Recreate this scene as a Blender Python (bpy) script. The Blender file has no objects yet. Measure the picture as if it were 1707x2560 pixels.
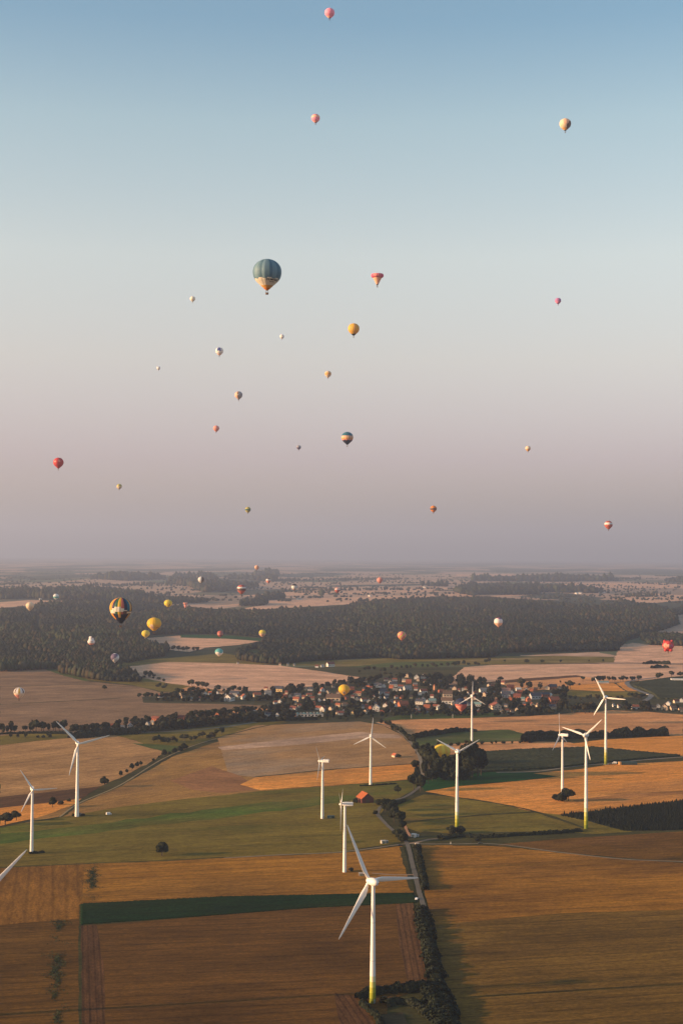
import bpy, bmesh, math, random
import numpy as np
from mathutils import Vector, Matrix
sc = bpy.context.scene
COL = sc.collection
random.seed(7)
RNG = np.random.default_rng(11)
R = math.radians

# ------------------------------------------------------------------ camera
H = 243.0                     # metres above the plain, in the basket of a balloon
F = 3555.0                    # focal length in pixels of the 1707 x 2560 photograph (50 mm lens)
PITCH = math.atan(105.0 / F); ROLL = R(0.4)
FW = Vector((0, math.cos(PITCH), math.sin(PITCH)))
_r = Vector((1, 0, 0)); _u = Vector((0, -math.sin(PITCH), math.cos(PITCH)))
RT = _r * math.cos(ROLL) + _u * math.sin(ROLL)
UP = _u * math.cos(ROLL) - _r * math.sin(ROLL)
CAM = Vector((0, 0, H))
cam = bpy.data.cameras.new('camera')
cam_ob = bpy.data.objects.new('camera', cam); COL.objects.link(cam_ob)
cam.sensor_fit = 'VERTICAL'; cam.sensor_height = 36; cam.lens = 50
cam.clip_start = 1; cam.clip_end = 250000
M = Matrix((RT, UP, -FW)).transposed().to_4x4(); M.translation = CAM
cam_ob.matrix_world = M
sc.camera = cam_ob

# ------------------------------------------------------------------ sky, sun, exposure
SUN_EL = 11.0; SUN_AZ = 12.0          # low evening sun from the left, a little behind the camera
sdx, sdy = -math.cos(R(SUN_AZ)), -math.sin(R(SUN_AZ))
world = bpy.data.worlds.new('World'); sc.world = world; world.use_nodes = True
nt = world.node_tree; nt.nodes.clear()
sky = nt.nodes.new('ShaderNodeTexSky'); sky.sky_type = 'NISHITA'; sky.sun_disc = False
sky.sun_elevation = R(SUN_EL); sky.sun_rotation = math.atan2(sdx, sdy)
sky.altitude = 200; sky.air_density = 1.0; sky.dust_density = 1.0; sky.ozone_density = 1.6
bg = nt.nodes.new('ShaderNodeBackground'); bg.inputs[1].default_value = 0.10
out = nt.nodes.new('ShaderNodeOutputWorld')
tcw = nt.nodes.new('ShaderNodeTexCoord'); sxyz = nt.nodes.new('ShaderNodeSeparateXYZ'); nt.links.new(tcw.outputs['Generated'], sxyz.inputs[0])
wr = nt.nodes.new('ShaderNodeValToRGB'); we = wr.color_ramp.elements       # evening colours of the air by height above the horizon, the same all round
SKYR = [(0.0, (.26, .22, .34)), (.024, (.36, .30, .38)), (.066, (.53, .37, .44)), (.135, (.83, .57, .48)), (.205, (1.0, .72, .55)), (.292, (.83, .71, .56)), (.354, (.53, .58, .53)), (.7, (.46, .54, .50))]
while len(we) < len(SKYR): we.new(0.5)
for i, (p, c) in enumerate(SKYR): we[i].position = p; we[i].color = (*c, 1)
nt.links.new(sxyz.outputs[2], wr.inputs[0])
wm = nt.nodes.new('ShaderNodeVectorMath'); wm.operation = 'MULTIPLY'; wm2 = nt.nodes.new('ShaderNodeVectorMath'); wm2.operation = 'SCALE'; wm2.inputs[3].default_value = 2.0
nt.links.new(sky.outputs[0], wm.inputs[0]); nt.links.new(wr.outputs[0], wm.inputs[1]); nt.links.new(wm.outputs[0], wm2.inputs[0])
nt.links.new(wm2.outputs[0], bg.inputs[0]); nt.links.new(bg.outputs[0], out.inputs[0])
sun = bpy.data.lights.new('sun', 'SUN'); sun.energy = 5.0; sun.angle = R(0.5); sun.color = (1.0, 0.63, 0.33)
sun_ob = bpy.data.objects.new('sun', sun); COL.objects.link(sun_ob)
sd = Vector((sdx * math.cos(R(SUN_EL)), sdy * math.cos(R(SUN_EL)), math.sin(R(SUN_EL))))
sun_ob.rotation_euler = sd.to_track_quat('Z', 'Y').to_euler()
sc.view_settings.view_transform = 'Standard'; sc.view_settings.look = 'None'
sc.view_settings.exposure = 1.08; sc.view_settings.gamma = 1.0
sc.cycles.use_denoising = True
sc.cycles.max_bounces = 6; sc.cycles.volume_bounces = 0

# ------------------------------------------------------------------ helpers
def ray(u, v):
    return FW * F + RT * (u - 853.5) + UP * (1280 - v)
def G(u, v):                              # point of the plain seen at a pixel of the photograph
    d = ray(u, v)
    t = -H / d.z
    return Vector((d.x * t, d.y * t, 0.0))
def at(u, v, depth):                      # point at a given depth
    return CAM + ray(u, v) * (depth / F)
def mpp(p):                               # metres per photo pixel at a point
    return (p - CAM).dot(FW) / F

def link(o, parent=None):
    COL.objects.link(o)
    if parent is not None: o.parent = parent
    return o
def tag(o, label=None, cat=None, group=None, kind=None):
    if label: o['label'] = label
    if cat: o['category'] = cat
    if group: o['group'] = group
    if kind: o['kind'] = kind
    return o
def thing(name, loc, rz=0.0, label=None, cat=None, group=None, scale=None):
    o = bpy.data.objects.new(name, None); COL.objects.link(o)
    o.empty_display_size = 1.0
    o.location = loc; o.rotation_euler = (0, 0, rz)
    if scale: o.scale = scale
    return tag(o, label, cat, group)
def mesh_obj(name, me, parent=None, loc=None):
    o = bpy.data.objects.new(name, me); link(o, parent)
    if loc is not None: o.location = loc
    return o
def np_mesh(name, verts, faces, mats=(), mat_idx=None, smooth=False, col=None):
    """verts (n,3), faces (m,k) with one k"""
    verts = np.asarray(verts, dtype=np.float32); faces = np.asarray(faces, dtype=np.int32)
    me = bpy.data.meshes.new(name); m, k = faces.shape
    me.vertices.add(len(verts)); me.vertices.foreach_set('co', verts.ravel())
    me.loops.add(m * k); me.loops.foreach_set('vertex_index', faces.ravel())
    me.polygons.add(m); me.polygons.foreach_set('loop_start', np.arange(0, m * k, k, dtype=np.int32))
    try: me.polygons.foreach_set('loop_total', np.full(m, k, dtype=np.int32))
    except Exception: pass
    for mt in mats: me.materials.append(mt)
    if mat_idx is not None: me.polygons.foreach_set('material_index', np.asarray(mat_idx, dtype=np.int32))
    if smooth: me.polygons.foreach_set('use_smooth', np.ones(m, dtype=bool))
    me.update(calc_edges=True)
    if col is not None:
        a = me.color_attributes.new('tint', 'FLOAT_COLOR', 'POINT')
        c = np.ones((len(verts), 4), dtype=np.float32); c[:, :3] = col
        a.data.foreach_set('color', c.ravel())
    return me
def pyd(name, verts, faces, mats=(), idx=None, smooth=False):
    me = bpy.data.meshes.new(name); me.from_pydata([tuple(v) for v in verts], [], faces)
    for mt in mats: me.materials.append(mt)
    if idx is not None:
        for p, i in zip(me.polygons, idx): p.material_index = i
    if smooth:
        for p in me.polygons: p.use_smooth = True
    me.update(); return me
class MB:
    """collects boxes, tubes and prisms into one mesh"""
    def __init__(s): s.v = []; s.f = []
    def add(s, vs, fs):
        b = len(s.v); s.v += [tuple(x) for x in vs]; s.f += [tuple(i + b for i in f) for f in fs]; return s
    def box(s, x0, x1, y0, y1, z0, z1):
        return s.add([(x0,y0,z0),(x1,y0,z0),(x1,y1,z0),(x0,y1,z0),(x0,y0,z1),(x1,y0,z1),(x1,y1,z1),(x0,y1,z1)],
                     [(0,3,2,1),(4,5,6,7),(0,1,5,4),(1,2,6,5),(2,3,7,6),(3,0,4,7)])
    def tube(s, a, b, ra, rb, n=8, caps=True):
        a = Vector(a); b = Vector(b); d = (b - a).normalized()
        x = d.orthogonal().normalized(); y = d.cross(x)
        vs = []
        for p, r in ((a, ra), (b, rb)):
            for i in range(n):
                t = 2 * math.pi * i / n; vs.append(p + x * (r * math.cos(t)) + y * (r * math.sin(t)))
        fs = [(i, (i + 1) % n, n + (i + 1) % n, n + i) for i in range(n)]
        if caps: fs += [tuple(range(n - 1, -1, -1)), tuple(range(n, 2 * n))]
        return s.add(vs, fs)
    def lathe(s, prof, n=16, axis='Z'):
        vs = []
        for r, z in prof:
            for i in range(n):
                t = 2 * math.pi * i / n
                vs.append((r * math.cos(t), r * math.sin(t), z) if axis == 'Z' else (r * math.cos(t), z, r * math.sin(t)))
        fs = []
        for k in range(len(prof) - 1):
            for i in range(n):
                q = (k * n + i, k * n + (i + 1) % n, (k + 1) * n + (i + 1) % n, (k + 1) * n + i)
                fs.append(q if axis == 'Z' else q[::-1])
        return s.add(vs, fs)
    def mesh(s, name, mats, idx=None, smooth=False):
        return pyd(name, s.v, s.f, mats if isinstance(mats, (list, tuple)) else [mats], idx, smooth)
    def build(s, name, mats, parent=None, smooth=False, idx=None):
        return mesh_obj(name, s.mesh(name, mats, idx, smooth), parent)

# ------------------------------------------------------------------ materials
MATS = {}
def nodes(m):
    m.use_nodes = True; t = m.node_tree; return t, t.nodes['Principled BSDF']
def plain(name, col, rough=0.85, var=0.0, scale=1.0, metal=0.0):
    if name in MATS: return MATS[name]
    m = bpy.data.materials.new(name); t, b = nodes(m); MATS[name] = m
    b.inputs['Roughness'].default_value = rough; b.inputs['Metallic'].default_value = metal
    b.inputs['Base Color'].default_value = (*col, 1)
    b.inputs['Specular IOR Level'].default_value = 0.25
    if var > 0:
        tc = t.nodes.new('ShaderNodeTexCoord'); n = t.nodes.new('ShaderNodeTexNoise')
        n.inputs['Scale'].default_value = scale; n.inputs['Detail'].default_value = 4
        t.links.new(tc.outputs['Object'], n.inputs['Vector'])
        mx = t.nodes.new('ShaderNodeMix'); mx.data_type = 'RGBA'
        mx.inputs[6].default_value = (*[c * (1 - var) for c in col], 1)
        mx.inputs[7].default_value = (*[min(1, c * (1 + var)) for c in col], 1)
        t.links.new(n.outputs['Fac'], mx.inputs[0]); t.links.new(mx.outputs[2], b.inputs['Base Color'])
    return m
def fabric(name, col):                      # balloon nylon: lets a little light through
    if name in MATS: return MATS[name]
    m = bpy.data.materials.new(name); t, b = nodes(m); MATS[name] = m
    b.inputs['Base Color'].default_value = (*col, 1); b.inputs['Roughness'].default_value = 0.6
    b.inputs['Specular IOR Level'].default_value = 0.35
    tr = t.nodes.new('ShaderNodeBsdfTranslucent'); tr.inputs[0].default_value = (*col, 1)
    mx = t.nodes.new('ShaderNodeMixShader'); mx.inputs[0].default_value = 0.22
    t.links.new(b.outputs[0], mx.inputs[1]); t.links.new(tr.outputs[0], mx.inputs[2])
    t.links.new(mx.outputs[0], t.nodes['Material Output'].inputs['Surface'])
    return m
def leafmat(name, cols, use_attr=False):
    m = bpy.data.materials.new(name); t, b = nodes(m); MATS[name] = m
    b.inputs['Roughness'].default_value = 0.75; b.inputs['Specular IOR Level'].default_value = 0.15
    if use_attr:
        a = t.nodes.new('ShaderNodeAttribute'); a.attribute_name = 'tint'
        t.links.new(a.outputs['Color'], b.inputs['Base Color'])
    else:
        oi = t.nodes.new('ShaderNodeObjectInfo'); cr = t.nodes.new('ShaderNodeValToRGB')
        e = cr.color_ramp.elements
        while len(e) < len(cols): e.new(0.5)
        for i, c in enumerate(cols): e[i].position = i / (len(cols) - 1); e[i].color = (*c, 1)
        t.links.new(oi.outputs['Random'], cr.inputs[0])
        g = t.nodes.new('ShaderNodeNewGeometry'); hs = t.nodes.new('ShaderNodeHueSaturation')
        mr = t.nodes.new('ShaderNodeMapRange'); mr.inputs[3].default_value = 0.55; mr.inputs[4].default_value = 1.45
        t.links.new(g.outputs['Random Per Island'], mr.inputs[0]); t.links.new(mr.outputs[0], hs.inputs['Value'])
        t.links.new(cr.outputs[0], hs.inputs['Color']); t.links.new(hs.outputs[0], b.inputs['Base Color'])
    return m
_fm = [0]
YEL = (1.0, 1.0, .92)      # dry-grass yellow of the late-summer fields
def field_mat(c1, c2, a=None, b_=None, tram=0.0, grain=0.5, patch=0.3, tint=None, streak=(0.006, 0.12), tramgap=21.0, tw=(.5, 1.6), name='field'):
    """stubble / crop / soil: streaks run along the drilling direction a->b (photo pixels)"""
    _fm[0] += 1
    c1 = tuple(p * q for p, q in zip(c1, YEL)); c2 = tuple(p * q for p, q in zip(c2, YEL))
    if tint is not None: tint = tuple(p * q for p, q in zip(tint, YEL))
    m = bpy.data.materials.new('%s_surface' % name); t, bs = nodes(m)
    bs.inputs['Roughness'].default_value = 0.95; bs.inputs['Specular IOR Level'].default_value = 0.05
    N = t.nodes.new; L = t.links.new
    if a is None: ang = 0.2
    else:
        p, q = G(*a), G(*b_); ang = math.atan2(q.y - p.y, q.x - p.x)
    geo = N('ShaderNodeNewGeometry')
    def mapped(sx, sy, off=0.0):
        rot = N('ShaderNodeMapping'); rot.vector_type = 'TEXTURE'; rot.inputs['Rotation'].default_value = (0, 0, ang)
        L(geo.outputs['Position'], rot.inputs[0])
        s = N('ShaderNodeMapping'); s.inputs['Scale'].default_value = (sx, sy, 1); s.inputs['Location'].default_value = (off, off * 1.7, _fm[0] * 3.1)
        L(rot.outputs[0], s.inputs[0]); return s.outputs[0]
    def noise(vec, detail=3, rough=0.55):
        n = N('ShaderNodeTexNoise'); n.inputs['Scale'].default_value = 1; n.inputs['Detail'].default_value = detail
        n.inputs['Roughness'].default_value = rough; L(vec, n.inputs['Vector']); return n.outputs['Fac']
    def ramp(x, lo, hi, a0=0.0, a1=1.0):
        r = N('ShaderNodeMapRange'); r.inputs[1].default_value = lo; r.inputs[2].default_value = hi
        r.inputs[3].default_value = a0; r.inputs[4].default_value = a1; L(x, r.inputs[0]); return r.outputs[0]
    def mixc(f, A, B):
        x = N('ShaderNodeMix'); x.data_type = 'RGBA'
        for sock, val in ((x.inputs[6], A), (x.inputs[7], B)):
            if isinstance(val, tuple): sock.default_value = (*val, 1)
            else: L(val, sock)
        if isinstance(f, float): x.inputs[0].default_value = f
        else: L(f, x.inputs[0])
        return x.outputs[2]
    st = noise(mapped(*streak), 4, 0.6)
    c = mixc(ramp(st, 0.22, 0.78), c1, c2)
    big = noise(mapped(0.004, 0.009, 3.0), 3)
    if tint is not None:
        c = mixc(ramp(big, 0.5, 0.68, 0.0, 0.75), c, tint)
    pv = noise(mapped(0.011, 0.02, 9.0), 4, 0.6)
    fine = noise(mapped(0.30, 0.65, 1.0), 6, 0.8)
    mid = noise(mapped(0.05, 0.3, 5.0), 3, 0.6)
    def mul(x, y):
        k = N('ShaderNodeMath'); k.operation = 'MULTIPLY'; L(x, k.inputs[0]); L(y, k.inputs[1]); return k.outputs[0]
    v = mul(ramp(pv, 0.3, 0.7, 1 - patch, 1 + patch), ramp(fine, 0.32, 0.68, 1 - grain, 1 + grain))
    v = mul(v, ramp(mid, 0.3, 0.7, 0.74, 1.26))
    if tram > 0:
        sep = N('ShaderNodeSeparateXYZ'); L(mapped(1, 1), sep.inputs[0])
        w = N('ShaderNodeMath'); w.operation = 'PINGPONG'; w.inputs[1].default_value = tramgap / 2; L(sep.outputs[1], w.inputs[0])
        v = mul(v, ramp(w.outputs[0], tw[0], tw[1], 1 - tram, 1.0))
    hs = N('ShaderNodeHueSaturation'); L(c, hs.inputs['Color']); L(v, hs.inputs['Value'])
    L(hs.outputs[0], bs.inputs['Base Color'])
    bp = N('ShaderNodeBump'); bp.inputs['Strength'].default_value = 0.35; bp.inputs['Distance'].default_value = 0.6
    L(st, bp.inputs['Height']); L(bp.outputs[0], bs.inputs['Normal'])
    return m

# ------------------------------------------------------------------ the plain
def jitter_poly(pts, amp=1.2, step=14.0):
    out = []
    n = len(pts)
    for i in range(n):
        a, b = pts[i], pts[(i + 1) % n]; L_ = (b - a).length
        st = max(step, L_ / 60.0)
        k = max(1, int(L_ / st)); nrm = Vector((-(b - a).y, (b - a).x, 0)).normalized()
        for j in range(k):
            p = a.lerp(b, j / k)
            if j: p = p + nrm * random.uniform(-amp, amp)
            out.append(p)
    return out
_layer = [0]
def sheet(name, px, mat, amp=1.2, kind='structure', z=None):
    pts = jitter_poly([G(*p) for p in px], amp)
    _layer[0] += 1
    zz = 0.04 + 0.004 * _layer[0] if z is None else z
    bm = bmesh.new()
    f = bm.faces.new([bm.verts.new((p.x, p.y, zz)) for p in pts])
    f.normal_update()
    if f.normal.z < 0: f.normal_flip()
    bmesh.ops.triangulate(bm, faces=bm.faces[:])
    me = bpy.data.meshes.new(name); bm.to_mesh(me); bm.free(); me.materials.append(mat)
    return tag(mesh_obj(name, me), kind=kind)
def smooth_line(px, per=8):
    P = [G(*p) for p in px]; P = [P[0] * 2 - P[1]] + P + [P[-1] * 2 - P[-2]]
    out = []
    for i in range(1, len(P) - 2):
        for j in range(per):
            t = j / per; a, b, c, d = P[i - 1], P[i], P[i + 1], P[i + 2]
            out.append(0.5 * ((2 * b) + (c - a) * t + (2 * a - 5 * b + 4 * c - d) * t * t + (3 * b - a - 3 * c + d) * t ** 3))
    out.append(P[-2]); return out
def strip(name, px, width, mat, kind='structure', wob=0.12):
    L_ = smooth_line(px); _layer[0] += 1; z = 0.04 + 0.004 * _layer[0]
    vs = []; n = len(L_)
    for i, p in enumerate(L_):
        d = (L_[min(n - 1, i + 1)] - L_[max(0, i - 1)]); d.z = 0; d.normalize(); q = Vector((-d.y, d.x, 0))
        for s in (-1, 1):
            x = p + q * (s * width / 2 * (1 + random.uniform(-wob, wob))); vs.append((x.x, x.y, z))
    fs = [(2 * i, 2 * i + 2, 2 * i + 3, 2 * i + 1)[::-1] for i in range(n - 1)]
    me = pyd(name, vs, fs, [mat])
    if me.polygons[0].normal.z < 0: me.flip_normals()
    return tag(mesh_obj(name, me), kind=kind)

# base ground, a patchwork of far fields and woods
gm = bpy.data.materials.new('plain_surface'); t, bs = nodes(gm)
bs.inputs['Roughness'].default_value = 0.95; bs.inputs['Specular IOR Level'].default_value = 0.05
geo = t.nodes.new('ShaderNodeNewGeometry')
mp = t.nodes.new('ShaderNodeMapping'); mp.inputs['Scale'].default_value = (1 / 520., 1 / 1300., 0); mp.inputs['Rotation'].default_value = (0, 0, 0.35)
wn = t.nodes.new('ShaderNodeTexNoise'); wn.inputs['Scale'].default_value = 0.0012; wn.inputs['Detail'].default_value = 3
t.links.new(geo.outputs['Position'], wn.inputs['Vector'])
vm = t.nodes.new('ShaderNodeVectorMath'); vm.operation = 'MULTIPLY_ADD'; vm.inputs[1].default_value = (700, 700, 0)
t.links.new(wn.outputs['Color'], vm.inputs[0]); t.links.new(geo.outputs['Position'], vm.inputs[2])
t.links.new(vm.outputs[0], mp.inputs[0])
vo = t.nodes.new('ShaderNodeTexVoronoi'); vo.distance = 'MANHATTAN'; vo.inputs['Scale'].default_value = 1.0
vo.voronoi_dimensions = '2D'
t.links.new(mp.outputs[0], vo.inputs['Vector'])
sp = t.nodes.new('ShaderNodeSeparateColor'); t.links.new(vo.outputs['Color'], sp.inputs[0])
cr = t.nodes.new('ShaderNodeValToRGB'); cr.color_ramp.interpolation = 'CONSTANT'
E_ = cr.color_ramp.elements
pal = [(0.0, (.40, .25, .17)), (.16, (.13, .11, .06)), (.30, (.47, .29, .195)), (.44, (.28, .19, .13)), (.56, (.045, .05, .03)), (.70, (.44, .28, .19)), (.86, (.10, .11, .055))]
while len(E_) < len(pal): E_.new(0.9)
for i, (p, c) in enumerate(pal): E_[i].position = p; E_[i].color = (*c, 1)
t.links.new(sp.outputs[0], cr.inputs[0])
n2 = t.nodes.new('ShaderNodeTexNoise'); n2.inputs['Scale'].default_value = 0.02; n2.inputs['Detail'].default_value = 6
t.links.new(geo.outputs['Position'], n2.inputs['Vector'])
mr = t.nodes.new('ShaderNodeMapRange'); mr.inputs[1].default_value = .3; mr.inputs[2].default_value = .7; mr.inputs[3].default_value = .7; mr.inputs[4].default_value = 1.3
t.links.new(n2.outputs['Fac'], mr.inputs[0])
hs = t.nodes.new('ShaderNodeHueSaturation'); t.links.new(cr.outputs[0], hs.inputs['Color']); t.links.new(mr.outputs[0], hs.inputs['Value'])
t.links.new(hs.outputs[0], bs.inputs['Base Color'])
GX = 62000
ground = tag(mesh_obj('ground', pyd('ground', [(-GX, -9000, 0), (GX, -9000, 0), (GX, 62000, 0), (-GX, 62000, 0)], [(0, 1, 2, 3)], [gm])), kind='structure')

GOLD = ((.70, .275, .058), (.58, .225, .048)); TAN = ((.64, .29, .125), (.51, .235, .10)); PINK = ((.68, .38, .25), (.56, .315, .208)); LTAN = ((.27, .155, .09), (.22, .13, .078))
BROWN = ((.145, .066, .012), (.095, .045, .009)); SOIL = ((.12, .055, .025), (.09, .043, .02)); OLIVE = ((.185, .122, .020), (.12, .096, .016))
GRASS = ((.075, .095, .02), (.058, .075, .018)); CROP = ((.014, .075, .014), (.010, .05, .011)); VERGE = ((.045, .045, .015), (.065, .052, .018))
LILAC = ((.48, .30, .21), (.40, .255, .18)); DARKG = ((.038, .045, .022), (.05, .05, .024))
def fld(pal, px, a, b, name='field', **k):
    amp = k.pop('amp', 1.0)
    return sheet(name, px, field_mat(pal[0], pal[1], a, b, name=name, **k), amp)

# distance (beyond the wood)
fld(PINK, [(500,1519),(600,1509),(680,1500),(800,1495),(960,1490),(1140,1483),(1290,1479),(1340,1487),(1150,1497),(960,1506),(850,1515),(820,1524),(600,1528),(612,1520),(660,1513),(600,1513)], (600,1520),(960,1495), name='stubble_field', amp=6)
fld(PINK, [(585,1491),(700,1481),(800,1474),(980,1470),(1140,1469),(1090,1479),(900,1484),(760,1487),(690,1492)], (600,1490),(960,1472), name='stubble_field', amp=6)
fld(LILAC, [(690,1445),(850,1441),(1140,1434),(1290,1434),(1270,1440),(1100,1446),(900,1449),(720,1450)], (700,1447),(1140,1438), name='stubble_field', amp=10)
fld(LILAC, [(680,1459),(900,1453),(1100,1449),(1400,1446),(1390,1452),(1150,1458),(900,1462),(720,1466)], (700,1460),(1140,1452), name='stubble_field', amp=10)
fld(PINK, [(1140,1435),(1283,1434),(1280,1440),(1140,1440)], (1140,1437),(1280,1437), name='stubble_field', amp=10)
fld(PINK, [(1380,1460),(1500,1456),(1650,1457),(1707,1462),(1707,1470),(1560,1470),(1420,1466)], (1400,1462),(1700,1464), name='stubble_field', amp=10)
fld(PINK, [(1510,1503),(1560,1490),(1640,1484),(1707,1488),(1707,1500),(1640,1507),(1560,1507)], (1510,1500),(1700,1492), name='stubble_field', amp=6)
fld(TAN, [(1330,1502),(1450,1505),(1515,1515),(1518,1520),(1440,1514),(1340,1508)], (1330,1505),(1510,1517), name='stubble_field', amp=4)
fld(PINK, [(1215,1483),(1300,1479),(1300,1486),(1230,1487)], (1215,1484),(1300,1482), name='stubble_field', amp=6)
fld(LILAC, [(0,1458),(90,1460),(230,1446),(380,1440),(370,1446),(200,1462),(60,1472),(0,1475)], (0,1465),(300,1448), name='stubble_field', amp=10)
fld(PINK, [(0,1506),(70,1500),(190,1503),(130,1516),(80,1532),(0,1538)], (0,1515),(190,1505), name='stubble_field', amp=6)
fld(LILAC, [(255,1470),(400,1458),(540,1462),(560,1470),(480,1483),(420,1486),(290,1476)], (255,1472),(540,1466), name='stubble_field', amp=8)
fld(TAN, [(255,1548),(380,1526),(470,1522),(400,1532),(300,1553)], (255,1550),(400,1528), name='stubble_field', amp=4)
for q in ([(1500,1424),(1600,1421),(1707,1424),(1707,1435),(1560,1436)], [(1220,1424),(1380,1423),(1480,1426),(1380,1431),(1240,1431)], [(0,1444),(160,1437),(300,1433),(240,1441),(100,1450)], [(780,1424),(1000,1420),(1180,1420),(1000,1427),(820,1429)], [(300,1424),(560,1420),(700,1418),(560,1427),(380,1429)], [(0,1420),(200,1412),(420,1410),(200,1418)], [(900,1411),(1200,1408),(1500,1409),(1200,1414)]):
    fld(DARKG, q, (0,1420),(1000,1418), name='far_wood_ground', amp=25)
# ground of the wood
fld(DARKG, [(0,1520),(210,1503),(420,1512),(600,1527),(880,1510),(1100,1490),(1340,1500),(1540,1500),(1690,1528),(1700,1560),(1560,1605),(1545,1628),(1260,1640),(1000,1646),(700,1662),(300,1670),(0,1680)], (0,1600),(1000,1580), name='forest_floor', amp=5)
# clearings
fld(PINK, [(355,1596),(450,1589),(570,1594),(655,1602),(600,1612),(515,1619),(475,1630),(400,1622),(357,1613)], (360,1605),(600,1600), name='stubble_field', amp=3)
fld(CROP, [(452,1587),(570,1589),(662,1597),(652,1603),(570,1597),(452,1594)], (452,1590),(650,1600), name='green_crop_field', amp=2)
fld(GRASS, [(612,1640),(622,1626),(642,1622),(664,1640),(640,1645)], (612,1640),(660,1640), name='meadow', amp=3)
fld(OLIVE, [(280,1672),(300,1656),(420,1645),(560,1633),(620,1645),(700,1660),(570,1662),(420,1658)], (300,1660),(600,1645), name='meadow', amp=3)
fld(PINK, [(1540,1632),(1555,1612),(1580,1607),(1620,1612),(1707,1615),(1707,1658),(1600,1657),(1533,1655)], (1540,1640),(1707,1630), name='stubble_field', amp=3)
fld(OLIVE, [(700,1660),(800,1652),(950,1645),(1140,1642),(1230,1640),(1400,1640),(1535,1642),(1533,1656),(1300,1660),(1160,1662),(1000,1668),(860,1668),(760,1664)], (700,1660),(1400,1648), name='meadow', tint=(.30,.2,.11), amp=3)
fld(GRASS, [(860,1668),(1000,1655),(1150,1652),(1130,1662),(1060,1672),(900,1684)], (860,1670),(1140,1656), name='meadow', amp=3)
# rough grass everywhere between the nearer fields
fld(VERGE, [(-300,1668),(2000,1668),(2600,2700),(-900,2700)], (0,2100),(1600,2100), name='rough_grass', patch=.4, amp=1)
# left
fld(LTAN, [(0,1674),(110,1668),(160,1690),(215,1703),(345,1716),(405,1731),(640,1731),(690,1766),(640,1790),(480,1800),(300,1830),(0,1846)], (0,1750),(400,1735), name='stubble_field', tint=(.17,.10,.06), patch=.3, amp=2)
fld(GRASS, [(100,1668),(190,1664),(260,1690),(215,1703),(160,1690)], (110,1670),(250,1690), name='meadow', amp=2)
fld(PINK, [(283,1671),(420,1655),(570,1658),(700,1664),(800,1678),(905,1694),(950,1702),(900,1712),(780,1718),(640,1732),(560,1728),(480,1716),(420,1708),(340,1693),(300,1682)], (300,1675),(900,1690), name='stubble_field', tint=(.58,.32,.21), tram=.15, amp=2)
fld(OLIVE, [(300,1682),(420,1708),(480,1716),(560,1728),(500,1735),(400,1728),(330,1712),(220,1700),(180,1680)], (200,1690),(500,1725), name='meadow', amp=2)
fld(TAN, [(455,1722),(485,1714),(520,1724),(500,1733),(460,1730)], (455,1724),(510,1727), name='stubble_field', amp=2)
# village ground
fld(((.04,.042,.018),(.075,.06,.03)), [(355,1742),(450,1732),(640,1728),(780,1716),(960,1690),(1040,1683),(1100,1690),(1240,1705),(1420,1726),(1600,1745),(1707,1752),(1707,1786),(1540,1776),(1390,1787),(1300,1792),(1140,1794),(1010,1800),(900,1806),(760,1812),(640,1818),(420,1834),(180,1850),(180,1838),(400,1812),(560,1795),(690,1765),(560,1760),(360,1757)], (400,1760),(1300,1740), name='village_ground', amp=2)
fld(TAN, [(660,1769),(690,1764),(695,1768),(600,1790),(560,1790),(420,1806),(420,1800)], (560,1790),(690,1767), name='stubble_field', amp=1)
fld(GRASS, [(945,1800),(1000,1788),(1100,1780),(1230,1782),(1250,1790),(1140,1797),(1010,1800)], (945,1800),(1230,1785), name='meadow', amp=2)
# right, behind the village
fld(PINK, [(1110,1712),(1160,1668),(1240,1661),(1450,1660),(1620,1661),(1707,1662),(1707,1700),(1600,1702),(1500,1700),(1440,1688),(1300,1697),(1230,1704),(1180,1710)], (1150,1690),(1500,1675), name='stubble_field', tint=(.74,.42,.25), patch=.25, tram=.15, amp=2)
fld(SOIL, [(1228,1705),(1300,1697),(1440,1688),(1452,1692),(1320,1703),(1240,1710)], (1230,1706),(1450,1690), name='ploughed_field', amp=1.5)
fld(TAN, [(1250,1709),(1320,1703),(1452,1692),(1600,1702),(1560,1706),(1440,1711),(1400,1720),(1320,1728),(1290,1724)], (1250,1712),(1500,1700), name='stubble_field', amp=2)
fld(GOLD, [(1400,1721),(1440,1711),(1534,1708),(1562,1728),(1500,1728),(1415,1724)], (1400,1717),(1534,1714), name='stubble_field', amp=1.5)
fld(GOLD, [(1540,1709),(1562,1703),(1572,1717),(1594,1728),(1566,1728)], (1540,1709),(1590,1727), name='stubble_field', amp=1)
fld(OLIVE, [(1380,1732),(1400,1725),(1500,1729),(1594,1729),(1606,1738),(1560,1744),(1450,1742)], (1390,1730),(1600,1735), name='meadow', amp=1.5)
fld(DARKG, [(1580,1714),(1600,1702),(1680,1692),(1707,1690),(1707,1752),(1645,1750),(1632,1738),(1612,1728)], (1580,1715),(1707,1715), name='maize_ground', amp=1.5)
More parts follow.
